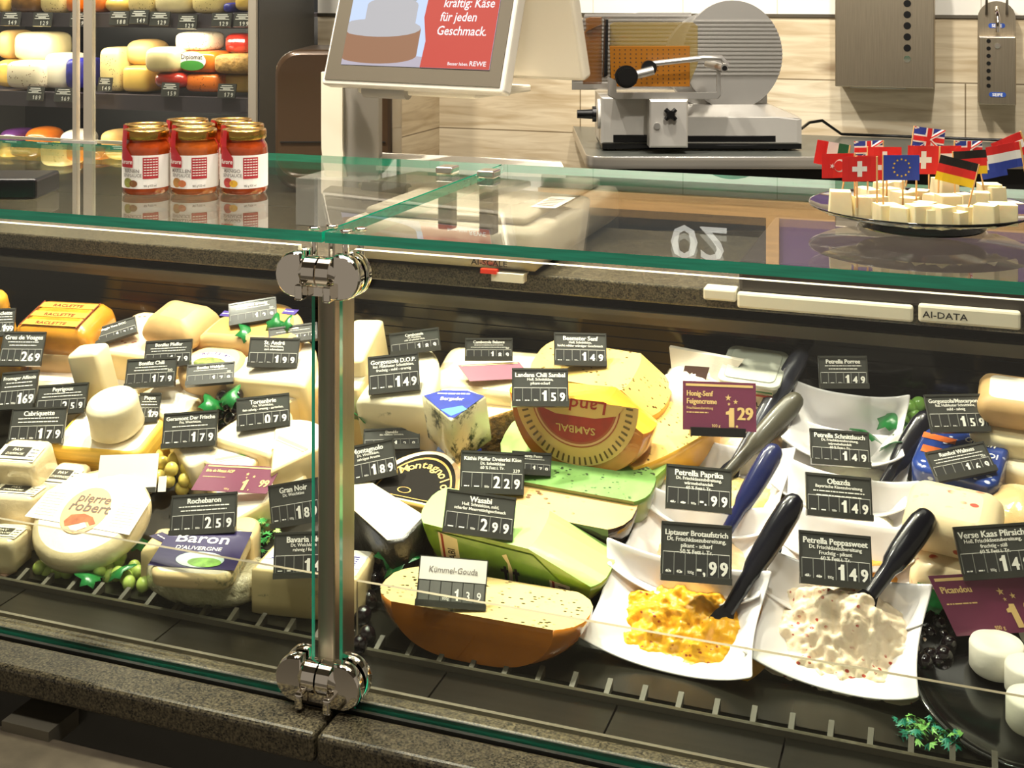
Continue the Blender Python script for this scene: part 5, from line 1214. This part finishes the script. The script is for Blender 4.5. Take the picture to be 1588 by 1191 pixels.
def or_dec(q, h, s):
    for i, y in enumerate((-.038, -.012, .016)):
        q.poly([(-50*s, y), (50*s, y), (50*s, y+.016), (-50*s, y+.016)], h+.0008, 0)
        q.text('RACLETTE', 0, y+.003, .011, h+.0014, 1, 'c', None, 1.2)
    q.box(-51*s, -49*s, -.042, .036, h, h+.001, m=1); q.box(49*s, 51*s, -.042, .036, h, h+.001, m=1)
ORW = mat('orange_waxed_rind', '#e39a2c', .3, coat=.8, var=.25, vs=18)
cheese('cheese_block', 95, 486, .165, R_(134, .10), ORW, ORW, 'orange wrapped cheese block with brown printed bands, back left', hb=.09, rz=4, bev=.018, bulge=.03, dec=[('paper_label', [mat('label_amber', '#e8ab48', .4, coat=.5), mat('brown_print', '#7a2a14', .5)], or_dec)])
cheese('cheese_block', 100, 515, .10, R_(110, .10), ORW, ORW, 'orange wrapped cheese block lying under the banded one', rz=4, bev=.015)
cheese('cheese_block', 248, 520, .115, R_(170, .13), PAT, PINKP, 'wide cream slab in pink printed paper at the back', hb=.0, rz=-2, bev=.006)
cheese('cheese_block', 276, 482, .17, R_(100, .085), TAN, TAN, 'rounded tan loaf on top of the pink printed slab', hb=.105, rz=-8, bev=.022, bulge=.05)
def ro_dec(q, h, s):
    for x, y in ((-60, .010), (-36, .028), (40, .028)):
        q.poly([(x*s-.012, y-.008), (x*s+.014, y-.010), (x*s+.016, y+.006), (x*s-.010, y+.008)], h+.0008, 0); scrib(q, x*s, y-.002, .018, .004, 1, h+.0012)
cheese('round_cheese', 402, 495, .145, hf(172, .12), TAN, mat('golden_rind', '#dda854', .45, var=.2, vs=14), 'half wheel with golden rind and blue printed marks at the back', rz=3, bev=.012, dec=[('rind_print', [PURP, LBL], ro_dec)])
cheese('cheese_block', 92, 536, .115, R_(80, .075), TAN, PAT, 'cream block with orange-brown rind behind the pale upright piece', rz=6, bev=.008)
def pp(q, h, s):
    q.poly([(-.055, -.022), (.055, -.022), (.055, .025), (-.055, .025)], h+.0006, 0); q.poly([(-.055, .004), (.05, .010), (.05, .018), (-.055, .014)], h+.001, 1)
cheese('cheese_packet', 88, 580, .085, R_(110, .085), PAPR, PAPR, 'paper wrapped cheese with a purple band behind the left price signs', rz=5, bev=.008, dec=[('paper_label', [mat('label_blush', '#f0dcc8', .5), PURP], pp)])
cheese('cheese_packet', 185, 595, .060, R_(80, .07), PAPR, PAPR, 'cream packet with a purple oval right of the upright pale wedge', rz=-4, bev=.006, dec=[('paper_label', [LBL, PURP], lambda q, h, s: (q.poly(ellp(0, 0, .035, .02, 26), h+.0006, 1), q.poly(ellp(0, 0, .028, .0145, 26), h+.0009, 0)))])
# upright pale wedge leaning to the left
cheese('cheese_wedge', 138, 548, .165, R_(54, .045), mat('ivory_cheese', '#f3e6bd', .45, sss=.15, var=.04), mat('ivory_cheese', '#f3e6bd'), 'tall upright ivory wedge leaning between the left price signs', hb=.05, rz=8, tx=-8, ty=-6, bev=.006)
cheese('goat_cheese', 172, 618, .150, ro(80), mat('goat_rind', '#eee2c0', .6, var=.1, vs=26, bump=.35, bs=40), mat('goat_top', '#f8f1dc', .6, bump=.2, bs=30), 'tall white cylindrical cheese standing on the paper covered slabs', hb=.088, rz=0, bev=.010, bot=1.04, bulge=-.03)
cheese('cheese_wedge', 168, 668, .088, R_(160, .095), mat('ridged_yellow_paste', '#ecc050', .45, var=.25, vs=30, scl=(.2, .2, 9)), BRIE, 'wide white rinded slab with ridged yellow side under the tall white cylinder', rz=4, bev=.005)
def lab_ch(q, h, s):
    q.poly(ellp(0, -.004, .045, .028, 30), h+.0006, 0); q.poly(ellp(0, -.006, .030, .015, 26), h+.0009, 1)
    for i, c in enumerate('Roitaler'):
        a = R(128-i*11); cx_, cy_ = .036*math.cos(a), -.006+.024*math.sin(a); ca, sa = math.cos(a-PI/2), math.sin(a-PI/2)
        q.text(c, 0, 0, .011, 0, 2, 'c', lambda x, y, z: (cx_+x*ca-y*sa, cy_+x*sa+y*ca, h+.0014))
cheese('round_cheese', 328, 560, .125, ro(112, .85), TAN, mat('yellow_cream_rind', '#ead292', .5, var=.1, vs=18), 'round cream wheel with a white oval mushroom-green label', rz=0, bev=.010, dec=[('paper_label', [LBL, mat('mushroom_green', '#8a9a4c', .5, var=.6, vs=120), PURP], lab_ch)])
cheese('round_cheese', 435, 556, .120, hf(140, .13), PAT, BRIE, 'large white brie half with a smooth cut face, back right of the left bay', rz=2, bev=.006)
cheese('cheese_wedge', 466, 596, .095, wd(110, .11, -.1), PAT, BRIE, 'white brie wedge beside the steel post', rz=10, bev=.004)
cheese('round_cheese', 272, 612, .095, hf(120, .10), PAT, BRIE, 'white brie half behind the cream sign, left of the dark grapes', rz=-18, bev=.006)
cheese('cheese_wedge', 338, 612, .080, R_(80, .06), BLM, BLM, 'cream blue-veined piece behind the dark grapes', rz=4, bev=.004)
cheese('cheese_packet', 232, 655, .070, R_(70, .05), PAT, mat('red_top_label', '#d8402c', .5), 'cream piece with a red edge right of the tall white cylinder', rz=-4, bev=.003)
cheese('round_cheese', 405, 660, .085, hf(120, .11), PAT, BRIE, 'white brie half under the sign in front of the dark grapes', rz=-10, bev=.006)
def brl(q, h, s):
    q.poly([(-.040, .020), (.045, .016), (.020, -.016), (-.020, -.018)], h+.0006, 0)
    q.poly([(-.030, .010), (.036, .006), (.034, .000), (-.028, .003)], h+.0009, 1); q.poly([(-.028, .001), (.034, -.002), (.033, -.004), (-.027, -.001)], h+.0009, 2)
BRL = [LBL, mat('stripe_leaf', '#9fd08a', .5), mat('stripe_peach', '#f0b080', .5)]
cheese('cheese_wedge', 448, 690, .088, wd(112, .12, .15), PAT, BRIE, 'brie wedge with a pale paper label left of the steel post, upper', rz=-14, bev=.004, dec=[('paper_label', BRL, brl)])
cheese('cheese_wedge', 362, 712, .072, wd(120, .11, .1), PAT, BRIE, 'brie wedge with a green striped label behind the purple sign', rz=28, bev=.004, dec=[('paper_label', BRL, brl)])
cheese('cheese_wedge', 300, 690, .075, R_(90, .055), PAPR, mat('wrap_sky_print', '#f4ecd8', .4, specks=(26, '#4a86d0', .25)), 'narrow cream piece with a blue printed wrap above the green grapes', rz=-34, bev=.006)
cheese('cheese_wedge', 385, 762, .055, wd(170, .13, .0), PAT, BRIE, 'broad white brie wedge lying under the purple sign', rz=10, bev=.005)
for px, py, h, hb, w, rz, lb in ((32, 700, .115, .045, 78, 6, 'boxed cream cheese with dark nameplate, topmost of the left stack'), (30, 758, .085, .0, 82, 10, 'boxed cream cheese with dark nameplate, front of the left stack'), (100, 736, .070, 0, 58, 4, 'boxed cream cheese with dark nameplate, right of the stack and behind the round wheel'), (8, 824, .052, .0, 62, 12, 'boxed cream cheese cut by the left edge, lowest')):
    cheese('cheese_box', px, py, h, R_(w, .062), WRPF, PAPR, lb, hb=hb, rz=rz, bev=.006, bulge=.01, dec=[('paper_label', PVM, lambda q, hh_, s, w=w: pv(q, hh_, s, w, .055))])
def pr(q, h, s):
    q.poly([(-.095, -.022), (.085, -.030), (.088, .030), (.05, .062), (-.05, .062), (-.085, .024)], h+.0008, 0)
    q.poly(ellp(-.004, .0, .037, .040, 40), h+.0012, 1)
    q.text('pierre', .0, .014, .021, h+.0018, 2, 'c', None, 1.05, .12); q.text('robert', .0, -.002, .023, h+.0018, 2, 'c', None, 1.1, .12)
    q.poly([(-.028, -.022), (-.022, -.010), (-.002, -.006), (.014, -.010), (.024, -.020), (.016, -.024), (.010, -.018), (-.006, -.024), (-.022, -.030)], h+.0016, 3)
    q.poly([(-.016, -.030), (.006, -.020), (.014, -.027), (-.004, -.038)], h+.0019, 4)
    for i in range(9): scrib(q, -.066, -.016+i*.0048, .034, .0022, 5, h+.0012); scrib(q, .062, -.020+i*.0048, .034, .0022, 5, h+.0012)
cheese('round_cheese', 150, 778, .085, ro(180, .95), WRPF, BRIE, 'large white wheel with a round orange label in the front of the left bay', hb=.043, rz=4, tx=30, bev=.012, bulge=.02, dec=[('paper_label', [LBL, mat('label_peach', '#f3b98c', .5), mat('grey_script', '#6f6258', .5), mat('rust_print', '#b8653a', .5, var=.4, vs=70), mat('label_ice', '#d5dedc', .5), mat('faint_print', '#cfc6ba', .6)], pr)])
def bn(q, h, s):
    q.poly([(-.062, -.036), (.060, -.036), (.060, .040), (-.058, .040)], h+.0008, 0)
    q.text('Baron', -.004, .012, .026, h+.0014, 1, 'c', None, 1.25); q.text("D'AUVERGNE", -.004, -.002, .010, h+.0014, 1, 'c', None, 1.1)
    q.poly(ellp(.006, -.020, .034, .015, 24), h+.0014, 2); q.poly(ellp(.014, -.025, .024, .009, 20), h+.0018, 3)
BNM = [mat('label_indigo', '#2e2458', .4, coat=.4), INK, mat('label_pale_sky', '#c4d8d4', .5), mat('label_meadow', '#7fae4c', .5, var=.5, vs=90)]
cheese('round_cheese', 322, 868, .045, ro(205, .62), mat('film_cream', '#d9cfae', .15, coat=1, bump=1, bs=34, var=.3, vs=40), mat('film_cream', '#d9cfae'), 'cream cheese in crinkled film in the front row, under the indigo labelled one', rz=2, bev=.012)
cheese('cheese_wedge', 315, 848, .078, R_(130, .10), BLM, mat('grey_white_rind', '#dad2be', .6, var=.2, vs=50), 'cream cheese slice with an indigo and white label lying in film', hb=.052, rz=12, tx=16, bev=.006, dec=[('paper_label', BNM, bn)])
cheese('cheese_wedge', 246, 835, .062, wd(66, .07, .2), BLM, BLM, 'creamy wedge with a small indigo label left of the indigo labelled slice', rz=-24, bev=.005, dec=[('paper_label', BNM[:2], lambda q, h, s: (q.poly([(-.016, -.006), (.018, -.004), (.020, .016), (-.014, .014)], h+.0008, 0), scrib(q, 0, .003, .02, .004, 1, h+.0012)))])
cheese('round_cheese', 375, 812, .075, hf(72, .06), BLM, BLM, 'creamy half wheel right of the tall grey sign, beside the parsley', rz=4, bev=.008)

# ---------------------------------------------------------------- right edge items
loc, M, s = put(1560, 1040, .035)
t = thing('round_platter', loc+Vector((.02, 0, 0)), rot=M); b = MB(); b.lathe([(.10, 0), (.105, .006), (.128, .030), (.130, .034), (.127, .035), (.118, .031), (.095, .024), (0, .024)], 60); b.build('platter', mat('black_platter', '#0c0c0d', .12, coat=.6), t)
tag(t, 'round black platter with white goat cheeses, front right corner', 'platter'); PL = loc+Vector((.02, 0, .0245))
for px, py, w, lb in ((1546, 1000, 82, 'white round goat cheese on the black platter, farthest left'), (1596, 1035, 72, 'white round goat cheese on the black platter, middle of the column at the edge'), (1600, 1085, 76, 'white round goat cheese on the black platter, nearest the glass'), (1620, 975, 76, 'white round goat cheese on the platter, rearmost and mostly out of view')):
    r_ = ray(px, py); p = Vector((0, 0, H))+r_*((PL.z+.03-H)/r_.z); rr_ = w*dep(p)/F/2
    b = MB(); b.lathe([(rr_*.9, 0), (rr_, .004), (rr_, .030), (rr_*.94, .034), (rr_*.5, .0345), (0, .0345)], 34)
    o = b.build('goat_cheese', mat('fresh_goat', '#f2eedf', .6, bump=.2, bs=60, var=.04), loc=(p.x, p.y, PL.z)); tag(o, lb, 'cheese', 'goat cheeses on the round platter')
SOFT = mat('peach_flecked_cheese', '#f1dcb2', .45, coat=.3, sss=.1, specks=(45, '#b8432c', .24), bump=.3, bs=18)
for px, py, h, hb, w, d_, lb in ((1512, 855, .075, 0, 180, .11, 'large flecked soft cheese lying under the blue-grey price sign'), (1478, 780, .125, .06, 140, .09, 'flecked soft cheese block, upper of two, right of the white bowls')):
    cheese('fresh_cheese', px, py, h, R_(w, d_), SOFT, SOFT, lb, hb=hb, rz=-8, bev=.018, bulge=.02, wob=.002)
cheese('cheese_packet', 1490, 700, .10, R_(130, .11), mat('blue_star_foil', '#23408f', .25, coat=.8, specks=(60, '#e0e8ff', .2), var=.5, vs=20), mat('blue_star_foil', '#23408f'), 'glossy blue packets with orange print under the two dark signs', rz=-12, bev=.006,
    dec=[('paper_label', [mat('packet_orange', '#d86a2a', .4), INK, mat('packet_white', '#e8e0f0', .4)], lambda q, h, s: (q.poly([(-.05, -.02), (.0, -.02), (.0, -.005), (-.05, -.005)], h+.0008, 0), q.text('MOOI', .03, .0, .014, h+.0012, 1), q.poly([(-.055, .01), (-.01, .01), (-.01, .022), (-.055, .022)], h+.0008, 0), q.text('Gustin', .02, .022, .016, h+.0012, 1, shear=.2)))])
cheese('cheese_block', 1568, 602, .16, R_(96, .08), TAN, BRIE, 'white rinded cheese block at the right edge, upper of two', hb=.11, rz=-4, bev=.014)
cheese('cheese_block', 1575, 645, .115, R_(130, .11), mat('ivory_block', '#f0e2b8', .4, coat=.3), mat('ivory_block', '#f0e2b8'), 'ivory cheese block at the right edge, lower of two', rz=-4, bev=.010)
cheese('cheese_packet', 1580, 700, .085, R_(120, .08), PAPR, mat('blue_striped_wrap', '#e9dcc0', .3, coat=.6, specks=(18, '#3a4aa0', .3)), 'cream packet with blue stripes at the right edge', rz=-20, bev=.008)
loc, M, s = put(1580, 770, .09, 0, 0); b = MB(); b.lathe([(.03, 0), (.05, .02), (.055, .05), (.05, .07), (.03, .085), (0, .09)], 30)
tag(b.build('filmed_cheese', mat('film_peach', '#eccb90', .12, coat=1, bump=.5, bs=20, var=.2), loc=loc, rot=M), 'rounded peach cheese in clear film at the right edge', 'cheese')

# ---------------------------------------------------------------- grapes and greenery
GG = mat('green_grape', '#b9cf6c', .15, coat=.7, sss=.3, var=.12, vs=20); GY = mat('yellow_grape', '#dcc968', .15, coat=.7, sss=.3, var=.15, vs=14)
GB = mat('black_grape', '#120a10', .1, coat=1); LEAF = mat('leaf_green', '#1f7a3a', .3, coat=.5, var=.3, vs=30); STEM = mat('stem_green', '#3f5a24', .5)
def leafmesh(b, M, s):
    pts = [(0, -.2), (.18, -.05), (.5, -.15), (.45, .15), (.6, .4), (.28, .5), (.15, .85), (0, 1.0), (-.15, .85), (-.28, .5), (-.6, .4), (-.45, .15), (-.5, -.15), (-.18, -.05)]
    vs = [tuple(M @ Vector((x*s, y*s, -.25*s*x*x*2-.2*s*(y-.4)**2))) for x, y in pts]+[tuple(M @ Vector((0, .35*s, .06*s)))]
    n = len(pts); b.add(vs, [(i, (i+1) % n, n) for i in range(n)], True)
def bunch(name, cells, rad, mtl, lbl, leaves=(), stem=None, hb=.0):
    """cells: (px,py,h) of each grape centre"""
    ps = [on(px, py, h) for px, py, h in cells]; c = Vector((sum(p.x for p in ps), sum(p.y for p in ps), 0))/len(ps); c.z = dz(c.y)
    t = thing(name, c); base = None
    for p in ps:
        if base is None:
            b = MB(); b.ell((0, 0, 0), rad, rad*.96, rad*1.12, 18, 2.0); base = b.build('grape', mtl, t, loc=p-c, rot=(random.uniform(0, 1), random.uniform(0, 1), 0))
        else:
            o = base.copy(); COL.objects.link(o); o.location = p-c; o.rotation_euler = (random.uniform(-.6, .6), random.uniform(-.6, .6), 0); k = random.uniform(.9, 1.08); o.scale = (k, k, k)
    for px, py, h, s, rz, tx in leaves:
        b = MB(); leafmesh(b, Matrix(), s*1.35); o = b.build('leaf', LEAF, t, loc=on(px, py, h)-c, rot=(R(tx), 0, R(rz))); sm = o.modifiers.new('thick', 'SOLIDIFY'); sm.thickness = .0008
    if stem:
        b = MB(); b.tube([on(*q)-c for q in stem], .0022, 8); b.build('stem', STEM, t)
    return tag(t, lbl, 'grapes')
def scatter(x0, x1, y0, y1, dx, dy, h0, h1, slope=0):
    r = []; y = y0; j = 0
    while y <= y1:
        x = x0+(dx/2 if j % 2 else 0)
        while x <= x1: r.append((x+random.uniform(-3, 3), y+slope*(x-x0)+random.uniform(-3, 3), random.uniform(h0, h1))); x += dx
        y += dy; j += 1
    return r
bunch('grape_bunch', [(62, 880, .008), (82, 874, .011), (90, 884, .010), (108, 870, .018), (104, 886, .009), (124, 882, .016), (134, 872, .012), (156, 872, .014), (154, 884, .016), (166, 880, .013), (184, 868, .020), (186, 862, .025), (182, 890, .012), (196, 896, .010), (208, 880, .016), (215, 888, .014), (200, 904, .010), (222, 906, .012), (112, 878, .006), (148, 880, .003), (170, 894, .004), (228, 896, .006), (140, 888, .002), (75, 888, .0)], .0105, GG,
    'pale green grape bunch in front of the large white wheel', leaves=[(150, 896, .016, .026, 100, 10), (176, 886, .022, .026, -70, 20), (206, 848, .03, .024, 20, 30)])
bunch('grape_bunch', [(252, 718, .05), (270, 712, .06), (290, 726, .055), (262, 746, .05), (286, 744, .045), (246, 740, .04), (266, 728, .065), (243, 708, .05), (305, 730, .045), (300, 748, .035), (258, 726, .04), (282, 758, .03), (222, 700, .05), (205, 698, .05), (190, 702, .045), (232, 715, .045)], .0105, GY,
    'yellow-green grape bunch beside the blank white sign', stem=[(165, 700, .07), (178, 694, .08), (186, 702, .07), (196, 690, .08)])
bunch('grape_bunch', [(345, 616, .10), (368, 614, .10), (352, 632, .09), (366, 636, .09), (342, 646, .08), (358, 650, .08), (345, 662, .07), (370, 655, .07), (338, 670, .06), (356, 668, .06)], .0115, GB,
    'black grape bunch with two leaves between the sloping signs', leaves=[(332, 632, .115, .026, 60, 30), (348, 622, .12, .028, -20, 35)])
bunch('grape_bunch', [(395, 530, .10), (378, 548, .09), (418, 522, .11), (385, 536, .09), (430, 515, .11)], .0115, GG,
    'green grapes with bright leaves under the rear half wheel', leaves=[(392, 520, .15, .030, 70, 30), (410, 516, .15, .030, -50, 30), (424, 508, .16, .022, 10, 50), (438, 508, .16, .020, -30, 50)])
bunch('grape_bunch', scatter(552, 612, 632, 672, 20, 14, .03, .07), .0115, GB, 'black grapes wedged between the steel post and the white blue-veined block', leaves=[(560, 650, .09, .034, 160, 40), (562, 605, .12, .030, 20, 70)])
bunch('grape_bunch', [(640, 776, .05), (660, 774, .055), (655, 792, .055), (672, 786, .045), (640, 798, .035), (650, 812, .03), (638, 826, .02), (645, 845, .02), (664, 810, .03)], .0115, GY, 'yellow grapes between the round black label and the green wheel')
bunch('grape_bunch', [(575, 880, .03), (592, 868, .04), (610, 874, .035), (600, 888, .03), (580, 900, .02), (566, 895, .018), (618, 862, .04), (632, 870, .03), (560, 915, .01), (572, 930, .012), (562, 955, .01), (570, 985, .010), (557, 1000, .010)], .012, GB, 'black grapes at the foot of the steel post, left of the caraway wheel', leaves=[(620, 862, .055, .036, 60, 25), (606, 874, .05, .034, -80, 20)])
bunch('grape_bunch', [(1404, 655, .07), (1418, 646, .08), (1412, 632, .09), (1424, 628, .09), (1400, 668, .06), (1425, 660, .07)], .0115, mat('light_green_grape', '#93c860', .2, coat=.6, sss=.2), 'light green grapes beside the rearmost right bowl', leaves=[(1352, 672, .08, .030, 130, 20), (1380, 660, .09, .028, -10, 30), (1385, 690, .07, .030, 200, 30)], stem=[(1385, 676, .08), (1400, 668, .085), (1412, 662, .085)])
bunch('grape_bunch', scatter(1425, 1480, 955, 1050, 19, 15, .008, .03), .0105, GB, 'large black grape bunch between the pink bowl and the round platter', leaves=[(1452, 940, .05, .034, 30, 30), (1440, 930, .04, .03, -60, 30)])
bunch('grape_bunch', scatter(1420, 1455, 760, 860, 20, 16, .008, .03), .0105, GB, 'black grapes in shade between the right bowls and the flecked cheeses', leaves=[(1437, 775, .06, .03, 10, 30)])
def parsley(px, py, h, w, lbl, n=60, col=('#2d8a5a', '#8ac060')):
    p = on(px, py, h); t = thing('parsley_sprig', (p.x, p.y, dz(p.y))); b = MB()
    for i in range(n):
        a = random.uniform(0, 2*PI); r_ = w*random.uniform(.1, 1)**.6; z = h*random.uniform(.2, 1.1)*(1-.4*(r_/w)); c = Vector((r_*math.cos(a), r_*.7*math.sin(a), z))
        M = Matrix.Translation(c) @ Matrix.Rotation(random.uniform(0, 6.3), 4, 'Z') @ Matrix.Rotation(random.uniform(-1, .6), 4, 'X'); s = random.uniform(.007, .011)
        pts = []
        for k in range(11): 
            an = PI*k/10; rad_ = s*(1 if k % 2 == 0 else .55); pts.append((rad_*math.cos(an), rad_*math.sin(an)))
        vs = [tuple(M @ Vector((x, y, -.3*abs(x)))) for x, y in pts]+[tuple(M @ Vector((0, 0, .001)))]
        b.add(vs, [(k, k+1, 11) for k in range(10)], m=0 if random.random() < .7 else 1)
    b.build('leaves', [mat('parsley_'+col[0], col[0], .45, var=.2, vs=40), mat('parsley_'+col[1], col[1], .45)], t)
    b = MB()
    for i in range(6): b.tube([(random.uniform(-.3, .3)*w, random.uniform(-.2, .2)*w, .002), (random.uniform(-.8, .8)*w, random.uniform(-.5, .5)*w, h*.7)], .0012, 6)
    b.build('stems', STEM, t); return tag(t, lbl, 'parsley')
parsley(1443, 1118, .022, .040, 'blue-green decorative parsley lying by the round platter', 70, ('#1f8a70', '#7fc060'))
parsley(395, 795, .055, .036, 'bright green decorative parsley behind the indigo labelled cheese', 70, ('#3f9a4c', '#a8cc70'))
p = on(3, 884, .004); b = MB(); b.box(-.04, .018, -.01, .012, .0012, .0035); tag(b.build('small_card', [mat('card_pink', '#c9a08c', .5)], loc=(p.x, p.y, dz(p.y)), rz=-.2), 'small pinkish card lying on the rail at the far left', 'card')

# ---------------------------------------------------------------- signs
S = sign
S(30, 541, 64, 52, .13, 'Gres de Vosges', ['', ''], '269', 'grey price sign reading 2 69 at the left edge', rot=2, roll=-1)
S(24, 605, 60, 58, .10, 'Fromager Affinois', ['', ''], '169', 'black price sign reading 1 69 cut by the left edge', rot=-12, roll=8)
S(2, 500, 34, 42, .16, 'Raclette', ['', ''], '199', 'sign sliver at the left edge before the orange block', rot=10)
S(93, 619, 80, 46, .095, 'Peyrigoux', ['', ''], '259', 'grey price sign reading 2 59 left of the tall white cylinder', rot=-8, roll=6)
S(54, 660, 86, 56, .095, 'Cabriquette', ['', ''], '179', 'grey price sign reading 1 79 above the boxed cheeses', rot=-4, roll=3)
S(178, 514, 70, 26, .125, 'Taleggio Vero DOC', [], '139', 'black price sign reading 1 39 on the pink printed slab', roll=20, tilt=38)
S(232, 578, 78, 44, .12, 'Bonifaz Chili', ['', ''], '179', 'grey price sign reading 1 79 with the number 203', rot=-6, roll=5, num='203')
S(259, 548, 72, 40, .135, 'Bonifaz Pfeffer', ['', ''], '179', 'grey price sign behind the one numbered 203', rot=-4, roll=4)
S(325, 580, 72, 32, .128, 'Bonifaz Waldpilz', [''], '179', 'dark price sign reading 1 79 before the round mushroom label wheel', roll=5, tilt=40, num='202')
S(393, 483, 72, 34, .15, 'Rougette cremig', [''], '129', 'black price sign reading 1 29 on the golden rind half wheel', roll=10, tilt=38, num='319')
S(455, 518, 74, 26, .135, 'Vignotte', [''], '169', 'black price sign reading 1 69 half hidden at the steel post', roll=8, tilt=38)
S(422, 547, 76, 45, .125, 'St. André', ['Frz. Weichkäse,', 'zart schmelzend'], '199', 'grey price sign reading 1 99 on the large brie half', rot=2, roll=-2)
S(228, 632, 32, 44, .09, 'Pique', ['', ''], '179', 'small part of a grey sign showing a 9 beside the tall cylinder')
S(293, 666, 84, 54, .085, 'Geramont Der Frische', ['Frz. Weichkäse,', ''], '179', 'grey price sign reading 1 79 left of the black grapes', rot=-4, roll=5)
S(409, 639, 80, 50, .09, 'Tortenbrie', ['Frz. Weichkäse,', 'fein sahnig - cremig - zartschm.'], '079', 'grey price sign reading 0 79 right of the black grapes', rot=4, roll=5)
S(195, 734, 92, 60, .075, '', [], '', 'blank glossy white sign behind the large white wheel', style='blank', roll=2)
S(362, 742, 118, 42, .075, 'Brie de Meaux AOP', [], '199', 'purple promotional sign reading 1.99 with three stars', style='promo_flat', skew=.35, roll=-3, tilt=45)
S(314, 797, 102, 62, .085, 'Rochebaron', ['', ''], '259', 'pale grey price sign reading 2 59 above the indigo labelled slice', rot=-4, roll=5)
S(460, 780, 86, 66, .085, 'Gran Noir', ['Dt. Weichkäse'], '189', 'brown-black price sign reading 1 8 tilted at the steel post', rot=-22, roll=16, tilt=15)
S(470, 860, 90, 70, .066, 'Bavaria Blu', ['Dt. Weichkäse', 'rahmig / fein'], '149', 'dark price sign standing on the square blue cheese block', rot=0, roll=2, tilt=20)
S(612, 579, 78, 58, .14, 'Gorgonzola D.O.P.', ['Ital. Halbfester Schnittkäse,', 'fruchtig - mild - cremig'], '149', 'grey price sign reading 1 49 on the white blue-veined block', rot=-4, roll=7)
S(645, 530, 76, 34, .145, 'Cambozola', ['Dt. Weichkäse', 'mild mit pikanter Note'], '189', 'dark shaded price sign reading 1 89 behind the grey one', rot=-2, roll=8, tilt=20)
S(758, 542, 72, 34, .14, 'Cambozola Balance', ['', ''], '189', 'dark shaded price sign numbered 147 behind the cream wedge', num='147', tilt=18)
S(768, 576, 96, 26, .13, '', [], '', 'blank purple card lying flat on the filmed cream wedge', style='promo_flat', skew=-.5, roll=4, tilt=60)
S(900, 542, 80, 50, .158, 'Beemster Senf', ['Holl. Schnittkäse,', 'leicht milder würziger Geschmack'], '149', 'grey price sign reading 1 49 on the mustard seed wheel', rot=2, roll=-2)
S(838, 601, 86, 58, .188, 'Landana Chili Sambal', ['Holl. Schnittkäse,', 'pikant-scharf'], '159', 'grey price sign reading 1 59 on the upside-down red label wheel', rot=2, roll=-1)
S(607, 681, 86, 32, .07, 'Danablu', ['Dän. Halbfester Schnittkäse,'], '129', 'dark price sign reading 1 29 in front of the white blue-veined block', roll=2, tilt=34)
S(576, 716, 82, 58, .095, 'Montagnolo', ['Dt. Weichkäse,', 'sahniges Aroma'], '189', 'dark price sign reading 1 89 beside the black and gold label', rot=-8, roll=14, tilt=25)
S(823, 719, 60, 34, .10, 'Pikanta Pesto', [''], '179', 'dark price sign reading 1 79 on the herb flecked green wheel', roll=-4, tilt=30)
S(762, 733, 98, 64, .098, 'Käthis Pfeffer Dreierlei Käse', ['Dt. Schnittkäse', '60 % Fett i. Tr.'], '229', 'grey price sign reading 2 29 on the dark-rinded wheel', rot=4, roll=-4, num='339')
S(740, 798, 108, 66, .112, 'Wasabi', ['Holl. Schnittkäse, mild,', 'scharfer Meerrettichgeschmack'], '299', 'grey price sign reading 2 99 on the pale green wheel', rot=8, roll=-10)
S(698, 903, 108, 78, .068, 'Kümmel-Gouda', [], '139', 'handwritten white and grey sign reading 1 39 on the caraway wheel', style='hand', rot=4, roll=-6)
S(1116, 630, 114, 76, .12, 'Honig-Senf|Feigencreme', ['Frischkäsezubereitung'], '129', 'dusty pink promotional sign reading 1.29 with three stars', style='promo', roll=-2, tilt=15)
S(1309, 577, 74, 48, .155, 'Petrella Porree', ['', ''], '149', 'shiny dark sign standing behind the rearmost white bowl', tilt=12)
S(1304, 695, 90, 54, .10, 'Petrella Schnittlauch', ['Dt. Frischkäsezubereitung,', 'wärmebehandelt', '60 % Fett i. Tr.'], '149', 'grey price sign reading 1 49 in the fourth right bowl', roll=-4)
S(1302, 770, 100, 66, .10, 'Obazda', ['Bayerische Käsezubereitung', '', ''], '149', 'pale reflecting price sign reading 1 49 in the third right bowl', roll=-5)
S(1297, 868, 110, 82, .085, 'Petrella Peppasweet', ['Dt. Frischkäsezubereitung', 'Fruchtig - pikant', '60 % Fett i. Tr.'], '149', 'black price sign reading 1 49 behind the heaped pinkish cream', roll=-5, td=1)
S(1083, 758, 100, 68, .10, 'Petrella Paprika', ['Dt. Frischkäsezubereitung,', 'wärmebehandelt', '60 % Fett i. Tr.'], '-99', 'grey price sign reading -,99 in front of the pale yellow cream', roll=-5, td=1)
S(1079, 857, 108, 90, .085, 'Liptauer Brotaufstrich', ['Dt. Frischkäsezubereitung,', 'pikant - scharf', '50 % Fett i. Tr.'], '-99', 'black price sign reading -,99 behind the orange-yellow cream', roll=-4, td=1, tilt=20)
S(1490, 641, 92, 58, .125, 'Gorgonzola/Mascarpone', ['Ital. Halbfester Schnittkäse,', 'mild - sahnig'], '159', 'blue-black price sign reading 1 59 above the blue packets', rot=6, roll=-1, tilt=32)
S(1500, 716, 98, 46, .105, 'Rambol Walnuss', ['', ''], '169', 'blue-black price sign reading 1 69 leaning over the blue packets', rot=4, roll=9, tilt=42, num='256')
S(1552, 855, 112, 82, .09, 'Verse Kaas Pfirsich', ['Holl. Frischkäsezubereitung,', 'fruchtig - süß', '60 % Fett i. Tr.'], '149', 'blue-grey price sign on the flecked soft cheese at the right edge', rot=-6, roll=6)
S(1548, 935, 160, 96, .040, 'Picandou', [], '189', 'deep purple promotional sign behind the goat cheeses', style='promo_flat', skew=-.35, roll=3, tilt=20)
